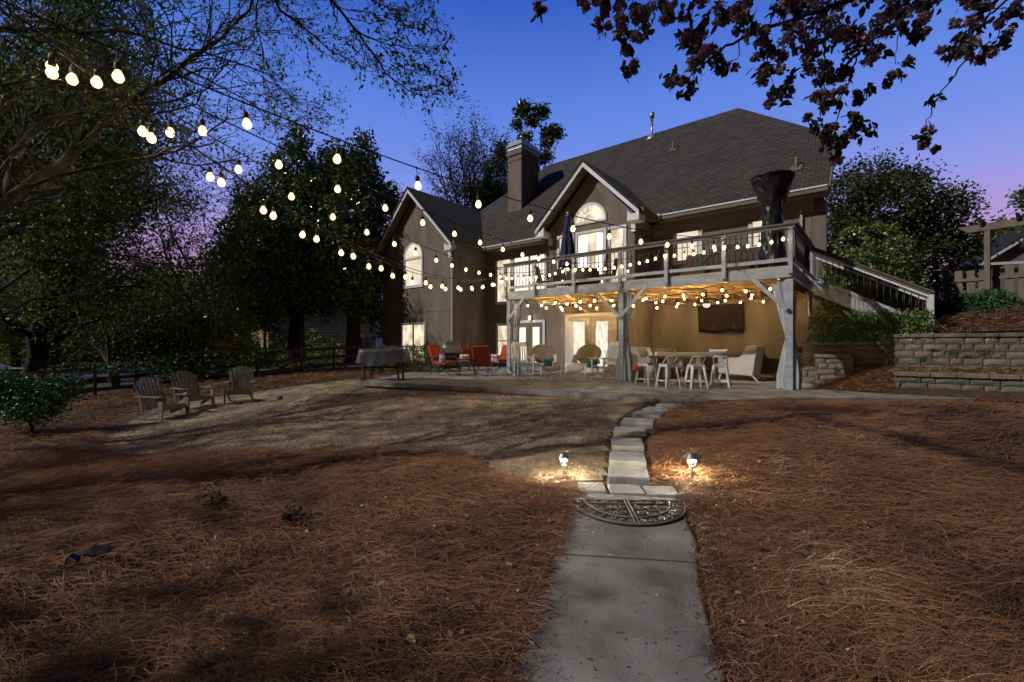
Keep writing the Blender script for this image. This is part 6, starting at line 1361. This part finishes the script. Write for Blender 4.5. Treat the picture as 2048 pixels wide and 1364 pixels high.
G = [([base, c2w(-9.3, 6.9, 1.5), at(-20, 330, 8.2), at(90, 200, 8.8), at(150, 60, 9.4), at(180, -60, 9.8)], .2, .05, 1.6),
     ([c2w(-9.3, 6.9, 1.3), at(60, 440, 8.6), at(150, 380, 9.4), at(220, 370, 10)], .06, .01, 1.1),
     ([at(220, 370, 10), at(300, 400, 10), at(400, 380, 10.2), at(440, 400, 10.4)], .01, .003, .9, 2, .15),
     ([c2w(-9.3, 6.9, 1.0), at(60, 540, 8.6), at(170, 500, 9.2), at(300, 520, 10), at(400, 560, 10.4)], .04, .006, 1.0, 2, .2),
     ([c2w(-9.3, 6.9, .6), at(60, 600, 8.6), at(170, 590, 9.2), at(250, 560, 9.5), at(320, 570, 9.7)], .03, .004, .8, 2, .1),
     ([at(-20, 330, 8.2), at(90, 330, 8.8), at(160, 280, 9.4), at(230, 220, 10)], .06, .006, 1.1),
     ([at(-20, 330, 8.2), at(50, 100, 9), at(100, 30, 9.5)], .06, .01, 1.5)]
limb_tree('leafy_tree', 'leafy green tree at the left edge behind the maple limbs', base, G, leafmat('leaf_left', (0.030, 0.063, 0.009), (0.075, 0.128, 0.018), (0.150, 0.195, 0.030), trans=.35), 6, .075, .2, seed=8, depth=2, jit=.26, simple=True)
base = cw(55, 19.0)
G = [([base, at(85, 640, 19), at(105, 560, 19), at(140, 470, 19.5), at(170, 380, 20), at(190, 300, 20.5)], .38, .12, 2.2), ([at(105, 560, 19), at(60, 470, 19), at(30, 380, 19)], .15, .04, 2.6), ([at(150, 470, 19.5), at(220, 430, 20), at(270, 440, 20)], .09, .02, 1.6, 2, .6)]
limb_tree('leaning_tree', 'tall dark leaning trunk with a leafy crown beyond the left fence', base, G, lf_dark, 5, .17, .35, seed=12, depth=2, jit=.45, simple=True)
base = cw(412, 20.5)
G = [([base, at(400, 660, 20.5), at(378, 600, 20.5), at(345, 540, 20.6), at(320, 470, 20.8)], .13, .03, 2.0), ([base+Vector((0, 0, .4)), at(420, 640, 20.5), at(400, 560, 20.5), at(345, 470, 20.8), at(330, 400, 21)], .11, .02, 2.0), ([base+Vector((0, 0, .6)), at(440, 620, 20.5), at(455, 540, 20.6), at(440, 460, 21)], .08, .02, 1.6), ([base+Vector((0, 0, .8)), at(350, 670, 20), at(290, 640, 20)], .06, .01, 1.6), ([at(400, 660, 20.5), at(430, 690, 20), at(455, 655, 19.8)], .05, .01, 1.0)]
limb_tree('bare_tree', 'many stemmed almost bare tree in front of the neighbour house', base, G, lf_dark, .5, .12, .12, seed=13, depth=2, jit=.15, simple=True, bark=mat('bark_pale', (.09, .075, .065), .9))
base = cw(225, 22)
G = [([base, at(215, 690, 22), at(205, 640, 22), at(180, 600, 22)], .12, .03, 2.0), ([at(205, 640, 22), at(260, 600, 21.5), at(330, 590, 21)], .05, .01, 1.6), ([at(215, 690, 22), at(140, 640, 21.5), at(80, 610, 21)], .05, .01, 1.6)]
limb_tree('bare_tree', 'small twisted bare tree with grey twigs behind the flower pot', base, G, lf_red, 1, .08, .12, seed=14, depth=2, jit=.12, simple=True, bark=mat('bark_pale', (.09, .075, .065), .9))
W = [(-60, 30, 560, 110, 120, lf_dark), (110, 33, 600, 90, 60, lf_yel), (230, 31, 640, 80, 60, lf_dark), (330, 36, 625, 70, 45, lf_yel), (30, 26, 640, 80, 50, lf_yel), (120, 42, 530, 90, 70, lf_dark), (300, 46, 590, 70, 35, lf_cool), (390, 34, 650, 50, 35, lf_dark), (-150, 24, 500, 100, 140, lf_dark), (30, 50, 500, 80, 90, lf_cool), (450, 50, 600, 50, 35, lf_yel)]
nm = ['dark', 'yellow green', 'dense dark', 'pale spring green', 'low fresh green', 'tall dark', 'bluish', 'small dark', 'tall edge', 'distant bluish', 'distant spring green']; wh = ['at the left edge of the wood', 'second from the left in the wood', 'in the middle of the wood', 'at the right end of the wood', 'low at the left of the wood', 'at the back of the wood', 'far back beside the pink sky', 'beside the neighbour house', 'beyond the left picture edge', 'behind the leaning trunk', 'behind the many stemmed bare tree']
for i, (px, Y, py, rx, ry, lf) in enumerate(W):
    b = cw(px, Y, -.9); rr_ = random.Random(i)
    L_ = [(px+rr_.uniform(-.5, .5)*rx, py+rr_.uniform(-.55, .6)*ry, rx*rr_.uniform(.35, .6), ry*rr_.uniform(.28, .5), rr_.uniform(-1.5, 1.5)) for _ in range(8)]
    blob_crown('woodland_tree', nm[i]+' leafed tree '+wh[i], b, blobs_px(b, L_, Y), lf, 6500, .0085*Y, group='trees of the wood on the left', trunk=max(2.5, (690-py)/F*Y*.5+1.5), tr=.22, shell=.1, clump=.035*Y)
# dark understorey along the far side of the pool
C = [tuple(c2w(x, 31+rng.normal(0, 1.2)+.1*abs(x), -.9+abs(rng.normal(0, 1.1)))) for x in rng.uniform(-42, -12, 9000)]
o = leaves('undergrowth', np.array(C), .28, lf_dark, simple=True); tag(o, 'dark tangled undergrowth along the far edge of the pool yard', 'undergrowth', kind='stuff')
# distant tree line so the ground never meets the bare sky
C = []
for _ in range(26000):
    a = rng.uniform(R(-75), R(75)); r = rng.uniform(75, 95); h = 6+2.6*math.sin(a*9)+1.6*math.sin(a*23+1); C.append(tuple(c2w(r*math.sin(a), r*math.cos(a), rng.uniform(-1, 1)**1*0+h*rng.uniform(0, 1)**.7-1)))
o = leaves('tree_line', np.array(C), 1.1, lf_dark, simple=True); tag(o, 'far dark line of trees around the neighbourhood', 'trees', kind='stuff')

# --- cherry with blossom, upper right
m_chb = mat('cherry_bark', (.02, .014, .012), .8); lf_ch = leafmat('leaf_cherry', (.014, .022, .008), (.035, .05, .018), (.045, .05, .02), rough=.5, trans=.2); m_bl = leafmat('petal_cherry', (.20, .12, .15), (.36, .23, .27), (.5, .34, .38), rough=.8, trans=.2, spec=.1)
base = c2w(5.4, 1.6, -.3); t = thing('cherry_tree', 'flowering cherry hanging leaves and pink blossom clusters in from the upper right', 'tree', base); B = Vector(base)
mb = MB(); mb.tube([Vector((0, 0, -.1)), c2w(5.3, 1.7, 1.5)-B, c2w(5.2, 1.8, 2.8)-B, c2w(5.0, 2.0, 4.2)-B], [.2, .16, .14, .09], 12, cap=False); part('trunk', mb, m_chb, t)
mb = MB(); CY = 3.1
LM = [([c2w(5.2, 1.8, 2.8)-B, at(2150, -80, 2.9)-B, at(1980, -60, 3.0)-B, at(1800, -40, 3.1)-B, at(1700, 0, 3.1)-B, at(1590, 40, 3.1)-B, at(1520, 60, 3.1)-B, at(1450, 95, 3.1)-B, at(1410, 125, 3.1)-B, at(1375, 160, 3.1)-B], .035, .004),
      ([c2w(5.1, 1.9, 3.6)-B, at(2000, -200, 2.9)-B, at(1700, -150, 3.1)-B, at(1450, -90, 3.2)-B, at(1250, -30, 3.3)-B, at(1150, -20, 3.3)-B, at(1075, 5, 3.3)-B], .03, .003),
      ([at(1760, -20, 3.1)-B, at(1800, 60, 3.0)-B, at(1740, 80, 3.1)-B, at(1710, 120, 3.1)-B, at(1680, 200, 3.1)-B, at(1665, 290, 3.1)-B], .012, .003), ([at(1665, -20, 3.1)-B, at(1655, 80, 3.1)-B, at(1645, 180, 3.1)-B, at(1640, 240, 3.1)-B], .009, .0025),
      ([at(1540, 30, 3.1)-B, at(1537, 100, 3.1)-B, at(1545, 190, 3.1)-B], .006, .002), ([at(2060, -60, 2.9)-B, at(1990, 20, 3)-B, at(1950, 60, 3)-B, at(1925, 120, 3)-B, at(1885, 180, 3)-B, at(1862, 230, 3)-B, at(1846, 255, 3)-B], .010, .0025),
      ([at(1795, -20, 3.1)-B, at(1796, 60, 3.1)-B, at(1792, 130, 3.1)-B], .006, .002), ([at(1260, -30, 3.3)-B, at(1262, 30, 3.2)-B, at(1250, 80, 3.2)-B, at(1240, 115, 3.2)-B], .005, .002), ([at(1395, -60, 3.2)-B, at(1385, 30, 3.2)-B, at(1375, 120, 3.1)-B], .006, .002),
      ([at(1330, -60, 3.2)-B, at(1300, 0, 3.2)-B, at(1275, 55, 3.2)-B], .005, .002), ([at(2060, -20, 3)-B, at(2010, 20, 3)-B, at(1990, 80, 3)-B, at(1950, 100, 3)-B], .006, .002), ([at(1860, -60, 3)-B, at(1850, 0, 3)-B, at(1835, 55, 3)-B], .005, .002), ([at(1600, 30, 3.1)-B, at(1610, 110, 3.1)-B], .005, .002), ([at(1490, 60, 3.1)-B, at(1470, 120, 3.1)-B, at(1430, 130, 3.1)-B], .005, .002)]
for pts, a, b in LM:
    Q = []
    for p, q in zip(pts, pts[1:]):
        for k in range(4): Q.append(p.lerp(q, k/4)+Vector((random.gauss(0, .008), random.gauss(0, .008), random.gauss(0, .008))))
    Q.append(pts[-1]); mb.tube(Q, [a+(b-a)*(i/(len(Q)-1))**.6 for i in range(len(Q))], 7, cap=False)
part('branches', mb, m_chb, t)
CL = [(1076, 18, 16), (1165, 2, 14), (1205, 5, 18), (1238, 20, 26), (1207, 60, 14), (1250, 78, 24), (1284, 62, 20), (1254, 132, 17), (1275, 20, 22), (1320, 12, 24), (1340, 30, 18), (1375, 75, 18), (1360, 65, 12), (1385, 20, 32), (1430, 25, 30), (1410, 55, 22), (1345, 150, 24), (1372, 168, 20), (1398, 128, 22), (1425, 108, 24), (1452, 130, 16), (1400, 95, 18),
      (1500, 40, 28), (1480, 20, 22), (1520, 72, 24), (1545, 112, 28), (1528, 142, 24), (1552, 192, 24), (1578, 168, 14), (1590, 30, 34), (1600, 80, 34), (1640, 90, 38), (1660, 30, 42), (1692, 62, 30), (1700, 112, 34), (1652, 142, 22), (1620, 130, 20), (1640, 200, 24), (1625, 240, 20), (1650, 255, 16), (1680, 190, 16), (1722, 190, 15), (1738, 172, 12), (1702, 245, 22), (1718, 270, 12), (1742, 250, 12), (1665, 292, 30), (1690, 140, 18),
      (1792, 142, 20), (1800, 48, 26), (1780, 15, 30), (1840, 62, 18), (1860, 10, 22), (1740, 55, 26), (1760, 100, 15), (1925, 82, 26), (1945, 60, 30), (1905, 100, 18), (1960, 100, 22), (1998, 85, 20), (1960, 15, 28), (2020, 30, 20), (1845, 272, 24), (1860, 200, 8), (2045, 15, 18), (1560, 5, 26), (1620, -5, 30), (1720, 0, 30), (1820, -5, 24), (1940, -10, 26)]
LC = []; BC = []; PM = []; big = MB()
for (px, py, r) in CL:
    c = at(px, py, CY+random.uniform(-.15, .15))-B; rad = r/F*CY
    for _ in range(int(5+r*.42)):
        d = Vector((random.gauss(0, 1), random.gauss(0, 1), random.gauss(0, 1))); d.normalize(); LC.append(tuple(c+d*rad*random.uniform(.35, 1.0)))
    if r > 12:
        for _ in range(2+int(r/11)):
            q = c+Vector((random.gauss(0, .55), random.gauss(0, .55), random.gauss(-.1, .55)))*rad; s = rad*random.uniform(.30, .46)
            for _ in range(80): d = rng.normal(0, 1, 3); d /= np.linalg.norm(d); BC.append(np.array(q)+d*s*rng.uniform(.5, 1))
for pts, a, b in LM:
    for p, q in zip(pts, pts[1:]):
        for _ in range(2):
            if random.random() < .5: LC.append(tuple(p.lerp(q, random.random())))
leaves('foliage', np.array(LC), .062, lf_ch, t, hang=.7, wide=1.1); leaves('blossom', np.array(BC), .022, m_bl, t, simple=True, wide=2.0)
